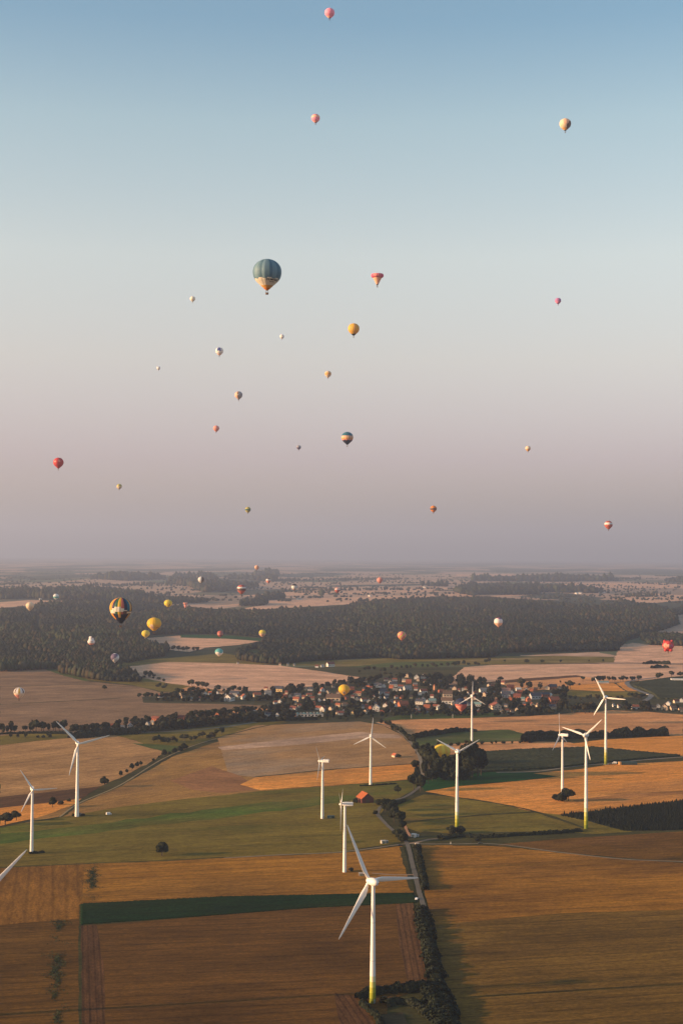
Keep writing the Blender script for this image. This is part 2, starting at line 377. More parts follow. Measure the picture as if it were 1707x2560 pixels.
# middle right
fld(TAN, [(940,1806),(1000,1800),(1140,1796),(1300,1792),(1390,1786),(1530,1776),(1620,1780),(1707,1787),(1707,1842),(1600,1834),(1420,1838),(1330,1840),(1140,1828),(1040,1842),(1000,1830)], (945,1805),(1500,1800), name='stubble_field', tint=(.46,.215,.09), tram=.18, amp=1.5)
fld(GRASS, [(1010,1858),(1040,1846),(1140,1828),(1270,1824),(1332,1840),(1310,1856),(1150,1860),(1060,1866)], (1035,1850),(1300,1845), name='meadow', tint=(.13,.11,.05), patch=.45, amp=1.5)
fld(TAN, [(1050,1868),(1150,1858),(1300,1853),(1420,1856),(1482,1869),(1300,1876),(1190,1884),(1050,1890)], (1060,1870),(1420,1860), name='stubble_field', amp=1)
fld(GOLD, [(1410,1862),(1500,1850),(1640,1842),(1707,1840),(1707,1892),(1600,1882),(1482,1869)], (1420,1866),(1707,1858), name='stubble_field', tram=.12, amp=1)
fld(DARKG, [(1185,1884),(1300,1874),(1482,1868),(1600,1881),(1707,1891),(1600,1901),(1480,1913),(1390,1923),(1200,1933),(1140,1940)], (1190,1900),(1600,1890), name='maize_ground', amp=1)
fld(CROP, [(1050,1960),(1075,1942),(1200,1930),(1330,1931),(1395,1941),(1300,1952),(1140,1967),(1062,1979)], (1060,1960),(1395,1938), name='green_crop_field', patch=.4, amp=1)
fld(GOLD, [(1062,1979),(1140,1966),(1300,1952),(1395,1941),(1332,1934),(1450,1923),(1520,1912),(1707,1903),(1707,2003),(1600,2014),(1500,2028),(1400,2038),(1340,2031),(1240,2009),(1140,1994)], (1140,1985),(1600,1950), name='stubble_field', tram=.14, patch=.18, tint=(.40,.19,.07), amp=1)
fld(((.36,.155,.05),(.30,.13,.042)), [(1430,2000),(1560,1986),(1707,1976),(1707,1986),(1560,1996),(1440,2006)], (1430,2002),(1707,1980), name='ploughed_field', amp=1)
fld(OLIVE, [(990,2014),(1060,1986),(1140,1994),(1240,2009),(1332,2031),(1200,2036),(1070,2050),(1005,2052)], (1000,2030),(1300,2025), name='meadow', tint=(.17,.09,.04), patch=.5, amp=1)
fld(OLIVE, [(1000,2064),(1070,2050),(1200,2037),(1340,2031),(1400,2046),(1470,2074),(1400,2084),(1180,2090),(1060,2086)], (1000,2066),(1400,2055), name='meadow', tint=(.19,.13,.03), amp=1)
fld(VERGE, [(1010,2098),(1060,2078),(1120,2084),(1250,2080),(1400,2078),(1470,2072),(1560,2074),(1707,2068),(1707,2080),(1560,2088),(1400,2098),(1250,2110),(1060,2112)], (1010,2090),(1600,2080), name='grass_verge', amp=1)
fld(OLIVE, [(1336,2031),(1400,2037),(1470,2050),(1580,2080),(1480,2086),(1400,2080),(1380,2052)], (1340,2032),(1560,2080), name='meadow', tint=(.19,.13,.03), amp=.8)
fld(DARKG, [(1395,2037),(1500,2026),(1707,2002),(1707,2076),(1640,2078),(1560,2078),(1465,2052)], (1400,2038),(1700,2005), name='plantation_ground', amp=.8)
fld(BROWN, [(1250,2111),(1400,2098),(1560,2088),(1707,2079),(1707,2156),(1560,2146),(1400,2131)], (1250,2112),(1707,2090), name='stubble_field', tint=(.20,.09,.03), tram=.12, amp=.8)
fld(((.35,.148,.020),(.23,.10,.015)), [(1054,2114),(1250,2114),(1400,2131),(1560,2146),(1707,2156),(1707,2276),(1400,2284),(1240,2299),(1082,2313),(1066,2250),(1050,2160)], (1060,2240),(1600,2215), name='stubble_field', tint=(.13,.058,.014), tram=.28, tramgap=16, patch=.35, streak=(.004,.09), amp=.8)
fld(((.18,.094,.018),(.118,.064,.013)), [(1082,2313),(1240,2299),(1400,2284),(1760,2274),(1800,2640),(1160,2640),(1110,2450)], (1090,2440),(1650,2405), name='ploughed_field', tint=(.085,.044,.010), tram=.3, tramgap=16, patch=.25, streak=(.004,.09), amp=.6)  # brown soil, with the shade of the dim foreground also put into its colour
# left middle
fld(OLIVE, [(0,1840),(160,1828),(180,1848),(140,1852),(0,1866)], (0,1845),(150,1838), name='meadow', amp=1.5)
fld(((.43,.225,.09),(.33,.175,.072)), [(0,1864),(140,1848),(290,1838),(340,1852),(414,1880),(390,1899),(300,1946),(250,1967),(0,1993)], (0,1920),(300,1890), name='stubble_field', tint=(.27,.14,.06), tram=.22, amp=1.5)
fld(OLIVE, [(285,1838),(420,1828),(540,1816),(700,1800),(720,1806),(570,1836),(480,1864),(420,1884),(340,1852)], (300,1845),(560,1820), name='meadow', tint=(.25,.15,.08), amp=1)
fld(GRASS, [(330,1858),(400,1862),(470,1868),(430,1882),(380,1872)], (330,1860),(460,1872), name='meadow', amp=1)
fld(SOIL, [(0,1993),(252,1966),(205,1997),(0,2021)], (0,2000),(240,1975), name='ploughed_field', amp=1)
fld(GOLD, [(0,2021),(205,1997),(160,2034),(60,2052),(0,2066)], (0,2030),(200,2005), name='stubble_field', amp=1)
fld(((.37,.19,.055),(.27,.14,.045)), [(40,2066),(190,2010),(300,1968),(430,1893),(570,1846),(640,1850),(680,1990),(400,2020),(180,2050)], (200,2010),(600,1945), name='stubble_field', tint=(.19,.10,.045), tram=.12, amp=1)
# centre
fld(((.40,.215,.09),(.31,.17,.075)), [(545,1846),(640,1814),(800,1808),(900,1804),(955,1813),(1002,1837),(1034,1872),(1048,1898),(1040,1914),(820,1925),(640,1944),(570,1936)], (570,1890),(1000,1850), name='stubble_field', tint=(.30,.215,.155), tram=.1, patch=.22, amp=1)
fld(LILAC, [(545,1868),(700,1850),(900,1830),(995,1838),(1004,1846),(900,1846),(700,1866),(560,1876)], (560,1870),(990,1838), name='stubble_field', amp=2)
fld(((.30,.135,.055),(.24,.11,.05)), [(425,1952),(530,1916),(600,1940),(650,1974),(560,1984),(480,1975)], (425,1960),(640,1965), name='ploughed_field', amp=1)
fld(GOLD, [(600,1962),(640,1944),(820,1926),(1044,1910),(1042,1948),(960,1958),(820,1966),(655,1977)], (640,1960),(1040,1930), name='stubble_field', tint=(.30,.18,.06), amp=1)
fld(OLIVE, [(0,2068),(150,2044),(300,2018),(480,1996),(570,1988),(655,1977),(850,1964),(1042,1948),(1040,1970),(960,2020),(948,2040),(1002,2106),(850,2131),(400,2152),(0,2168)], (0,2110),(900,2060), name='meadow', tint=(.066,.102,.013), tram=.1, patch=.25, streak=(.003,.05), amp=1)
fld(((.055,.105,.012),(.08,.10,.014)), [(-20,2088),(200,2066),(400,2040),(600,2014),(860,1988),(900,1992),(860,2006),(600,2040),(400,2062),(200,2088),(-20,2112)], (0,2098),(860,1997), name='meadow', tint=(.12,.095,.018), patch=.4, streak=(.002,.06), amp=5)
fld(((.35,.15,.020),(.25,.11,.016)), [(213,2160),(400,2152),(850,2131),(1004,2114),(1016,2160),(1034,2232),(560,2242),(202,2260)], (220,2200),(1000,2165), name='stubble_field', tint=(.15,.07,.015), tram=.25, tramgap=14, amp=.6)
fld(((.27,.115,.019),(.18,.078,.014)), [(-40,2172),(110,2164),(213,2158),(201,2297),(-40,2317)], (105,2165),(98,2305), name='stubble_field', tram=.2, tramgap=9, amp=.5)
fld(BROWN, [(-60,2318),(201,2297),(202,2640),(-80,2640)], (0,2400),(200,2390), name='stubble_field', tint=(.05,.026,.008), tram=.25, tramgap=12, patch=.35, amp=.5)
fld(((.15,.066,.013),(.095,.044,.010)), [(238,2314),(520,2291),(780,2271),(1000,2260),(1012,2360),(1040,2480),(970,2500),(960,2640),(262,2640),(262,2430)], (260,2420),(960,2390), name='ploughed_field', tint=(.095,.044,.010), tram=.22, tramgap=13, patch=.35, amp=.4)
fld(((.12,.053,.02),(.082,.037,.015)), [(201,2316),(242,2312),(262,2430),(266,2640),(200,2640)], (222,2316),(230,2560), name='furrowed_headland', tram=.35, tramgap=3.4, tw=(.25, .8), streak=(.004,.5), amp=.4)
fld(((.135,.062,.024),(.088,.041,.017)), [(990,2262),(1032,2258),(1046,2330),(1072,2476),(1026,2482),(996,2360)], (1010,2262),(1050,2478), name='furrowed_headland', tram=.35, tramgap=3.4, tw=(.25, .8), streak=(.004,.5), amp=.4)
fld(((.115,.052,.02),(.08,.036,.015)), [(836,2484),(884,2490),(950,2580),(850,2580)], (845,2486),(905,2575), name='furrowed_headland', tram=.35, tramgap=3.4, tw=(.25, .8), streak=(.004,.5), amp=.4)
fld(((.05,.034,.018),(.065,.046,.026)), [(950,2538),(1006,2532),(1026,2580),(944,2580)], (940,2540),(1030,2550), name='gravel_clearing', amp=.5)

# tracks, verges and the road
TRK = plain('track_gravel', (.22, .175, .12), .95, .25, .2); DIRT = plain('track_dirt', (.27, .17, .10), .95, .25, .2)
ASPH = plain('road_asphalt', (.17, .155, .14), .9, .2, .1)
VM = field_mat(VERGE[0], VERGE[1], (0, 2160), (800, 2131), patch=.4, name='grass_verge')
for px, w in (([(0,2170),(213,2160),(400,2153),(600,2143),(850,2132),(1000,2115)], 3.2), ([(0,2070),(60,2056),(150,2043),(200,2008),(300,1964),(400,1902),(480,1866),(570,1838),(700,1808),(800,1802)], 4.4),
              ([(655,1976),(850,1963),(960,1956),(1040,1948)], 3.0), ([(640,1943),(820,1925),(1044,1909)], 4.0), ([(202,2262),(201,2310),(201,2420),(202,2600)], 1.6),
              ([(1140,1994),(1240,2009),(1340,2031),(1470,2074)], 5.0), ([(1140,1966),(1300,1952),(1395,1941)], 2.0), ([(1130,2114),(1250,2116),(1400,2132),(1560,2147),(1707,2157)], 4.0),
              ([(0,1718),(200,1712),(345,1718)], 5.0), ([(0,1762),(150,1754),(300,1746)], 5.0), ([(1160,1663),(1300,1661),(1534,1658),(1707,1661)], 8.0), ([(1050,2052),(1150,2043),(1240,2036),(1340,2031)], 4.0),
              ([(1004,2118),(1014,2160),(1030,2228)], 3.5), ([(1046,2230),(1066,2320),(1090,2400)], 2.0)):
    strip('grass_verge', px, w, VM, wob=.5)
strip('farm_track', [(150,2043),(200,2008),(300,1964),(400,1902),(480,1866),(570,1838)], 2.0, plain('track_worn', (.26, .185, .09), .95, .3, .2))
strip('farm_track', [(560,2146),(700,2138),(850,2131),(1000,2112),(1018,2110)], 2.2, TRK)
strip('farm_track', [(1094,2098),(1070,2100),(1040,2107),(1020,2110)], 4.0, DIRT)
strip('farm_track', [(1020,2110),(1060,2111),(1130,2111),(1250,2112),(1400,2132),(1560,2149),(1707,2155)], 2.4, TRK)
strip('farm_road', [(1050,1965),(1036,1978),(1010,1994),(975,2004),(950,2020),(944,2036),(960,2056),(985,2080),(1008,2100),(1018,2112),(1028,2150),(1038,2190),(1046,2226),(1054,2252),(1066,2300)], 3.6, plain('lane_asphalt', (.13, .11, .085), .9, .25, .1))
strip('farm_road', [(940,1807),(985,1822),(1020,1850),(1045,1885),(1053,1915),(1055,1945),(1050,1965)], 4.0, TRK)
strip('farm_track', [(930,2184),(980,2188),(1034,2188)], 3.0, DIRT)
strip('farm_track', [(1240,1932),(1340,1929),(1440,1916),(1520,1909),(1600,1901),(1707,1893)], 5.0, TRK)
strip('dirt_path', [(1004,2052),(1012,2066),(1018,2080),(1026,2094)], 2.4, plain('path_clay', (.42,.20,.10), .95, .2, .3))
strip('road', [(1640,1694),(1600,1699),(1568,1705),(1572,1716),(1590,1725),(1612,1733),(1626,1739),(1618,1748),(1600,1756)], 9.0, ASPH)
strip('road', [(0,1835),(160,1832),(330,1832),(450,1828),(560,1818),(640,1806),(700,1800)], 5.0, ASPH)

# ------------------------------------------------------------------ vegetation
LEAF = leafmat('foliage', [(.018, .024, .010), (.026, .034, .012), (.034, .030, .013), (.02, .028, .013), (.045, .032, .015)])
LEAFD = leafmat('foliage_dark', [(.013, .018, .008), (.02, .024, .010), (.018, .022, .011)])
BARK = plain('bark', (.075, .055, .04), .95, .3, 3)
TINT = leafmat('woodland', [], True)
def leaf_quads(cent, nrm, size, name, mat):
    n = len(cent); a = RNG.normal(size=(n, 3)); t1 = np.cross(nrm, a); t1 /= np.linalg.norm(t1, axis=1)[:, None] + 1e-9
    t2 = np.cross(nrm, t1); s = (size * RNG.uniform(.7, 1.3, n))[:, None]
    bend = nrm * s * .35
    v = np.stack([cent - t1 * s - t2 * s * .8, cent + t1 * s - t2 * s * .8 * RNG.uniform(.6, 1, (n, 1)), cent + t1 * s * .9 + t2 * s * .9 + bend * 0, cent - t1 * s * .8 + t2 * s + bend], 1).reshape(-1, 3)
    return np_mesh(name, v, np.arange(4 * n).reshape(-1, 4), [mat])
def unit(n):
    d = RNG.normal(size=(n, 3)); return d / np.linalg.norm(d, axis=1)[:, None]
def crown_mesh(name, kind, n, mat, size):
    """crown normalised to a tree of height 1"""
    cz, rx, rz, nl = {'round': (.62, .36, .36, 9), 'tall': (.56, .22, .42, 9), 'wide': (.62, .48, .32, 11), 'bush': (.42, .55, .42, 9), 'spread': (.66, .42, .28, 8)}[kind]
    C_ = []
    for k in range(nl):
        d = unit(1)[0]; q = RNG.uniform(.35, .72)
        C_.append((d[0] * rx * q, d[1] * rx * q, cz + d[2] * rz * q, RNG.uniform(.38, .55)))
    C_.append((0, 0, cz, .66))
    cent = []; nr = []
    for (x, y, z, s) in C_:
        m = max(6, int(n * s * s / sum(c[3] ** 2 for c in C_))); d = unit(m); rr = RNG.uniform(.78, 1.04, m)[:, None]
        cent.append(np.array([x, y, z]) + d * np.array([rx, rx, rz]) * s * rr); nr.append(d + unit(m) * .55)
    cent = np.concatenate(cent); nr = np.concatenate(nr); nr /= np.linalg.norm(nr, axis=1)[:, None]
    keep = cent[:, 2] > .04
    return leaf_quads(cent[keep], nr[keep], size, name, mat)
def trunk_mesh(kind):
    b = MB(); h = {'bush': .2, 'tall': .3}.get(kind, .45)
    b.tube((0, 0, -.01), (.01, 0, h * .55), .035, .026, 7, False).tube((.01, 0, h * .55), (.03, .02, h + .15), .026, .01, 6, False)
    b.tube((.01, 0, h * .5), (-.14, .05, h + .12), .016, .006, 5, False).tube((.01, 0, h * .55), (.12, -.1, h + .12), .015, .006, 5, False)
    return b.mesh('trunk', BARK, smooth=True)
KINDS = ('round', 'tall', 'wide', 'bush', 'spread')
NEAR = {k: [crown_mesh('crown', k, 1700, LEAFD, .042) for _ in range(2)] for k in KINDS}
FAR = {k: [crown_mesh('crown', k, 320, LEAF, .068) for _ in range(3)] for k in KINDS}
TRUNK = {k: trunk_mesh(k) for k in KINDS}
def tree(u, v, hpx, kind='round', label=None, group=None, near=False, wid=1.0, name=None, cat=None):
    p = G(u, v); h = hpx * mpp(p)
    t_ = thing(name or ('bush' if kind == 'bush' else 'tree'), p, random.uniform(0, 6.28), label, cat or ('bush' if kind == 'bush' else 'tree'), group,
               (h * wid * random.uniform(.92, 1.08), h * wid * random.uniform(.92, 1.08), h))
    mesh_obj('trunk', TRUNK[kind], t_)
    mesh_obj('crown', random.choice((NEAR if near else FAR)[kind]), t_)
    return t_
ORD = ['', 'first', 'second', 'third', 'fourth', 'fifth', 'sixth', 'seventh', 'eighth', 'ninth', 'tenth', 'eleventh', 'twelfth', 'thirteenth', 'fourteenth', 'fifteenth', 'sixteenth', 'seventeenth', 'eighteenth', 'nineteenth', 'twentieth']
def ordn(n):
    if n <= 20: return ORD[n]
    tens = {2: 'twenty', 3: 'thirty', 4: 'forty', 5: 'fifty', 6: 'sixty'}[n // 10]
    return {2: 'twentieth', 3: 'thirtieth', 4: 'fortieth', 5: 'fiftieth', 6: 'sixtieth'}[n // 10] if n % 10 == 0 else tens + '-' + ORD[n % 10]
def tree_row(px, n, hpx, where, kinds=('round', 'tall', 'wide'), near=False, jit=2.0, hvar=.25):
    L_ = [Vector((p[0], p[1], 0)) for p in px]; seg = [(L_[i + 1] - L_[i]).length for i in range(len(L_) - 1)]; tot = sum(seg)
    pts = []
    for k in range(n):
        s = (k + .5) / n * tot + random.uniform(-.3, .3) * tot / n
        for i, l in enumerate(seg):
            if s <= l or i == len(seg) - 1:
                q = L_[i].lerp(L_[i + 1], min(1, s / l)); break
            s -= l
        pts.append((q.x, q.y + random.uniform(-jit, jit) * .5))
    pts.sort()
    for i, (a, b) in enumerate(pts):
        k = random.choice(kinds)
        word = {'round': 'rounded', 'tall': 'upright', 'wide': 'broad', 'bush': 'low', 'spread': 'spreading'}[k]
        tree(a, b, hpx * random.uniform(1 - hvar, 1 + hvar), k, '%s %s, %s from left, %s' % (word, 'bush' if k == 'bush' else 'tree', ordn(i + 1), where), where, near)

# big single trees
tree(405, 2140, 34, 'round', 'single dark tree alone at the edge of the green meadow', near=True, wid=1.4)
tree(262, 1727, 15, 'wide', 'small lone tree in the wide tan field on the left', wid=1.1)
tree(262, 1968, 27, 'round', 'dark tree beside the farm track behind the tall left turbine', near=True, wid=1.1)
tree(132, 2019, 27, 'round', 'dark leaning tree between the two left turbines', near=True, wid=1.05)
tree(153, 2012, 13, 'bush', 'small bush just right of the tree between the left turbines', wid=1.1)
tree(173, 2004, 11, 'bush', 'small bush left of the tall turbine by the farm track', wid=1.1)
tree(14, 2064, 34, 'wide', 'large dark bush at the left edge of the picture', near=True, wid=1.2)
tree(42, 2052, 26, 'wide', 'dark bush beside the big one at the left edge', near=True, wid=1.2)
tree(994, 1987, 24, 'round', 'slim dark tree standing alone beside the bend of the farm road', near=True, wid=.95)
tree(1405, 2004, 30, 'bush', 'large round thicket at the foot of the right white turbine', near=True, wid=1.0)
tree(1420, 2003, 34, 'wide', 'dense dark tree in the thicket beside the right white turbine', near=True, wid=1.15)
tree(1387, 2001, 20, 'bush', 'lower bush on the left side of the thicket by the right white turbine', near=True, wid=1.1)
tree(1130, 2083, 24, 'bush', 'dark bush left of the green-footed turbine base in the middle', near=True, wid=1.1)
tree(1152, 2082, 22, 'bush', 'dark bush right of the green-footed turbine base in the middle', near=True, wid=1.2)
tree(1192, 2103, 16, 'bush', 'bush by the straight track behind the dark parked car', near=True, wid=1.2)
tree(878, 2178, 12, 'bush', 'small bush at the foot of the white boxy turbine in the middle', near=True, wid=1.1)
tree(1302, 1718, 25, 'wide', 'big dark round tree at the back of the village on the right', wid=1.1)
tree(1424, 1722, 22, 'wide', 'dark round tree left of the golden strip behind the village', wid=1.0)
tree(1456, 1704, 14, 'spread', 'spreading tree at the left end of the lane trees behind the village', wid=1.15)
tree(1250, 1704, 14, 'wide', 'round tree above the cream house at the back of the village', wid=1.2)
tree(1646, 1699, 18, 'wide', 'broad dark tree left of the long white shed', wid=1.3)
tree(1677, 1694, 18, 'spread', 'spreading tree just behind the long white shed', wid=1.1)
tree(1700, 1694, 16, 'wide', 'dark tree at the right edge above the long white shed', wid=1.3)
for i, (a, b, h) in enumerate(((303, 1942, 16), (318, 1934, 12), (331, 1926, 18), (343, 1921, 17), (353, 1916, 14), (384, 1902, 7), (398, 1896, 7), (411, 1893, 20), (424, 1886, 9), (438, 1882, 16), (449, 1878, 17), (461, 1873, 17))):
    tree(a, b, h, random.choice(('bush', 'round')), 'hedge bush along the diagonal farm track, %s from the left' % ordn(i + 1), 'bushes along the diagonal farm track', near=True, wid=1.0, cat='bush')
# right-hand grove with the landed yellow balloon behind it
GR = [(1062, 1916, 60, 'tall'), (1074, 1928, 66, 'tall'), (1084, 1938, 60, 'round'), (1094, 1944, 54, 'tall'), (1104, 1946, 60, 'round'), (1116, 1946, 56, 'round'), (1128, 1946, 58, 'tall'), (1138, 1946, 64, 'round'), (1152, 1945, 76, 'round'), (1166, 1944, 88, 'wide'),
      (1180, 1943, 90, 'round'), (1194, 1940, 80, 'round'), (1172, 1950, 62, 'wide'), (1202, 1938, 58, 'round'), (1090, 1950, 40, 'bush'), (1112, 1950, 36, 'bush'), (1136, 1951, 40, 'bush'), (1156, 1950, 40, 'bush')]
for i, (a, b, h, k) in enumerate(sorted(GR)):
    tree(a, b, h, k, 'dark tree of the grove in front of the landed yellow balloon, %s from the left' % ordn(i + 1), 'trees of the grove', near=True, wid={'tall': 1.0, 'round': .72, 'wide': .62, 'bush': .9}[k])
for i, (a, b, h, k) in enumerate(((1033, 1862, 26, 'round'), (1040, 1882, 28, 'wide'), (1050, 1890, 24, 'round'), (1062, 1898, 34, 'round'), (1036, 1926, 28, 'wide'), (1042, 1960, 44, 'tall'), (1034, 1976, 48, 'round'), (1050, 1978, 42, 'round'), (1070, 1960, 36, 'round'), (1080, 1952, 32, 'wide'), (1060, 1940, 40, 'tall'))):
    tree(a, b, h, k, 'roadside tree by the grove, %s along the lane towards the camera' % ordn(i + 1), 'trees along the lane beside the grove', near=True, wid=.85)
tree_row([(948, 1808), (985, 1822), (1010, 1842), (1030, 1862)], 9, 16, 'along the lane from the village to the grove', ('round', 'bush', 'wide'), jit=4)
for i, (a, b, h, k) in enumerate(((962, 2028, 34, 'wide'), (975, 2042, 44, 'wide'), (985, 2056, 40, 'round'), (998, 2062, 36, 'wide'), (1004, 2078, 30, 'round'), (996, 2094, 28, 'bush'), (1010, 2104, 30, 'bush'), (946, 2012, 16, 'bush'), (938, 2036, 12, 'bush'), (962, 2006, 12, 'bush'))):
    tree(a, b, h, k, 'dark tree or bush at the bend of the farm road, %s counted towards the crossing' % ordn(i + 1), 'trees at the bend of the farm road', near=True, wid=1.0)
# rows and belts, left to right
tree_row([(0, 1834), (40, 1832)], 5, 27, 'of the tall clump at the left edge', ('tall', 'round'))
tree_row([(60, 1830), (165, 1826)], 11, 25, 'in the row on the left under the wide tan field', ('tall', 'round', 'wide'))
tree_row([(178, 1832), (300, 1826)], 12, 21, 'behind the white gabled house on the left', ('round', 'wide', 'tall'))
tree_row([(20, 1846), (140, 1844)], 6, 12, 'of the small ones on the grass strip at far left', ('bush', 'round'))
tree_row([(285, 1812), (345, 1808)], 5, 14, 'behind the grey gabled house on the left', ('round', 'spread'))
tree_row([(345, 1836), (420, 1826), (560, 1808), (660, 1796)], 34, 22, 'in the dark belt left of the village', ('round', 'wide', 'tall'), jit=6)
tree_row([(470, 1802), (540, 1794), (640, 1782)], 12, 22, 'at the back of the belt left of the village', ('round', 'tall', 'wide'), jit=4)
tree_row([(380, 1860), (450, 1855), (520, 1846), (560, 1836)], 16, 16, 'in the scrub below the belt left of the village', ('bush', 'wide', 'round'), jit=8)
tree_row([(345, 1746), (420, 1746)], 7, 15, 'at the left end of the far hamlet', ('round', 'wide'))
tree_row([(440, 1736), (620, 1728)], 14, 15, 'behind the far hamlet', ('round', 'wide'), jit=5)
tree_row([(465, 1714), (520, 1722)], 5, 15, 'on the slope above the far hamlet', ('round', 'wide'))
tree_row([(300, 1684), (420, 1704)], 9, 9, 'of the hedge bordering the far pink field', ('bush', 'round'))
tree_row([(360, 1692), (390, 1696)], 3, 15, 'of the clump below the far pink field', ('round', 'wide'))
tree_row([(390, 1716), (420, 1722)], 4, 11, 'of the small clump on the strip above the hamlet', ('bush', 'round'))
tree_row([(400, 1628), (500, 1630)], 8, 13, 'beside the clearing in the wood', ('round', 'wide'))
tree_row([(890, 1682), (1000, 1674), (1120, 1668), (1230, 1660)], 26, 13, 'in the long belt behind the village', ('round', 'wide'), jit=7)
tree_row([(960, 1690), (1100, 1700)], 12, 12, 'at the back edge of the village', ('round', 'wide'), jit=6)
tree_row([(1240, 1655), (1400, 1656), (1540, 1656)], 6, 9, 'on the far meadow in front of the wood', ('round', 'bush'))
tree_row([(1475, 1706), (1540, 1704), (1600, 1702)], 13, 15, 'along the lane behind the golden strips', ('round', 'wide', 'spread'))
tree_row([(1395, 1708), (1450, 1712)], 5, 7, 'of the tiny ones in the tan field behind the village', ('round', 'bush'))
tree_row([(1400, 1776), (1440, 1782), (1490, 1782)], 12, 28, 'in the dark clump behind the far right turbine', ('round', 'wide'), jit=5)
tree_row([(1420, 1752), (1500, 1750), (1560, 1752)], 11, 14, 'behind the far right turbine', ('round', 'wide'), jit=5)
tree_row([(1570, 1744), (1608, 1748)], 7, 16, 'inside the road bend on the right', ('round', 'wide'), jit=5)
tree_row([(1530, 1772), (1600, 1775), (1707, 1784)], 12, 9, 'along the front of the houses on the right', ('bush', 'round'))
tree_row([(1080, 1866), (1310, 1858)], 12, 11, 'on the rough meadow before the grove', ('bush', 'round'))
tree_row([(690, 1802), (900, 1800)], 9, 14, 'along the front of the village', ('round', 'bush'), jit=6)
tree_row([(920, 1798), (1140, 1788)], 12, 15, 'on the green at the front of the village', ('round', 'wide'), jit=4)
tree_row([(1240, 1790), (1400, 1786)], 14, 14, 'along the front of the village on the right', ('round', 'wide', 'bush'), jit=4)

def hedge(px, width, height, dens, label, near=True, name='hedgerow', size=.42, mat=None):
    L_ = smooth_line(px, 10); cent = []; nr = []
    ph = random.uniform(0, 9)
    s = 0
    tot = sum((L_[i + 1] - L_[i]).length for i in range(len(L_) - 1)); kn = max(4, int(tot / height * .9)); kx = np.sort(RNG.uniform(0, tot, kn)); ky = RNG.uniform(.55, 1.4, kn); kw = RNG.uniform(.65, 1.3, kn)
    for i in range(len(L_) - 1):
        a, b = L_[i], L_[i + 1]; l = (b - a).length; m = max(2, int(l * dens)); d = (b - a).normalized()
        q = np.array([-d.y, d.x, 0]); tt = RNG.random(m); ss = s + tt * l
        wv = np.interp(ss, kx, kw) + .12 * np.sin(ss * 4.3 / width + 2 * ph); hv = np.interp(ss, kx, ky) + .12 * np.sin(ss * 2.9 / height + 5 * ph)
        an = RNG.uniform(0, math.pi, m); rr = RNG.uniform(.6, 1.12, m)
        base = np.array(a)[None] + np.outer(tt * l, np.array(d))
        lo = np.cos(an) * rr * width / 2 * wv; zz = np.sin(an) ** .7 * rr * height * hv
        c = base + lo[:, None] * q; c[:, 2] = np.maximum(.15, zz); cent.append(c)
        n_ = np.cos(an)[:, None] * q + np.array([0, 0, 1]) * np.sin(an)[:, None]; nr.append(n_)
        s += l
    cent = np.concatenate(cent); nr = np.concatenate(nr) + unit(len(cent)) * .6; nr /= np.linalg.norm(nr, axis=1)[:, None]
    o = mesh_obj(name, leaf_quads(cent, nr, size, name, mat or LEAFD)); return tag(o, label, 'hedge')
hedge([(1052,2276),(1062,2320),(1074,2380),(1088,2440),(1106,2500),(1124,2560),(1140,2610)], 9.5, 3.2, 110, 'thick dark hedge running down to the bottom edge right of the front turbine', size=.55)
for i, (a, b, h, k) in enumerate(((1058,2292,24,'bush'),(1066,2330,26,'round'),(1074,2362,22,'bush'),(1082,2396,28,'round'),(1090,2424,24,'bush'),(1096,2456,30,'round'),(1106,2484,30,'bush'),(1112,2512,34,'round'),(1124,2540,34,'bush'),(1090,2500,28,'bush'),(1098,2536,30,'bush'),(1072,2490,22,'bush'))):
    tree(a, b, h * .62, k, 'bushy growth standing out of the dark hedge at bottom, %s from the top' % ordn(i + 1), 'bushes in the dark hedge', near=True, wid=.95)
for i, (a, b, h) in enumerate(((1044,2134,15),(1050,2158,17),(1056,2182,15),(1060,2206,16))):
    tree(a, b, h * .75, 'bush', 'bush in the roadside hedge below the crossing, %s from the top' % ordn(i + 1), 'bushes in the roadside hedge', near=True, wid=.9)
hedge([(1042,2120),(1048,2150),(1056,2190),(1062,2226)], 5.0, 2.8, 70, 'dark hedge along the right side of the paved farm road', size=.5)
hedge([(1070,2470),(1085,2500),(1100,2530),(1115,2575)], 14, 3.2, 140, 'wide thicket beside the hedge at the bottom of the picture', size=.55)
hedge([(893,2498),(930,2488),(985,2480),(1060,2478)], 6.5, 4.0, 120, 'dark thicket behind the foot of the front turbine', size=.5)
hedge([(905,2512),(925,2530),(945,2550),(955,2580)], 4.5, 3.0, 80, 'low dark scrub left of the gravel clearing', size=.45)
hedge([(960,2514),(1000,2508),(1050,2520),(1075,2545)], 7.0, 3.2, 90, 'brownish scrub between the gravel clearing and the front turbine', size=.5, mat=LEAF)
hedge([(1032,1846),(1080,1838),(1150,1829),(1190,1830)], 8, 5, 60, 'long low hedge on the far side of the rough green meadow', size=.8)
hedge([(1312,1857),(1350,1848),(1400,1846),(1480,1844),(1600,1840),(1662,1838)], 16, 8.5, 90, 'long dark wooded strip behind the golden field on the right', size=1.0)
hedge([(640,1806),(700,1802),(792,1800)], 7, 4, 50, 'clipped hedge in front of the village by the long hall', size=.8)
hedge([(1200,2095),(1280,2090),(1380,2084),(1450,2078)], 7, 2.2, 60, 'low dark hedge behind the straight track on the right', size=.5)
hedge([(1100,2098),(1150,2092),(1200,2094)], 8, 2.4, 60, 'overgrown bank beside the dirt track near the crossing', size=.5, mat=LEAF)
hedge([(1608,1660),(1640,1659),(1672,1661)], 10, 5, 40, 'dark hedge between the two pink fields at far right', size=1.0)
hedge([(1628,1671),(1650,1669),(1668,1670)], 8, 5, 40, 'small dark hedge in the pink field at far right', size=1.0)
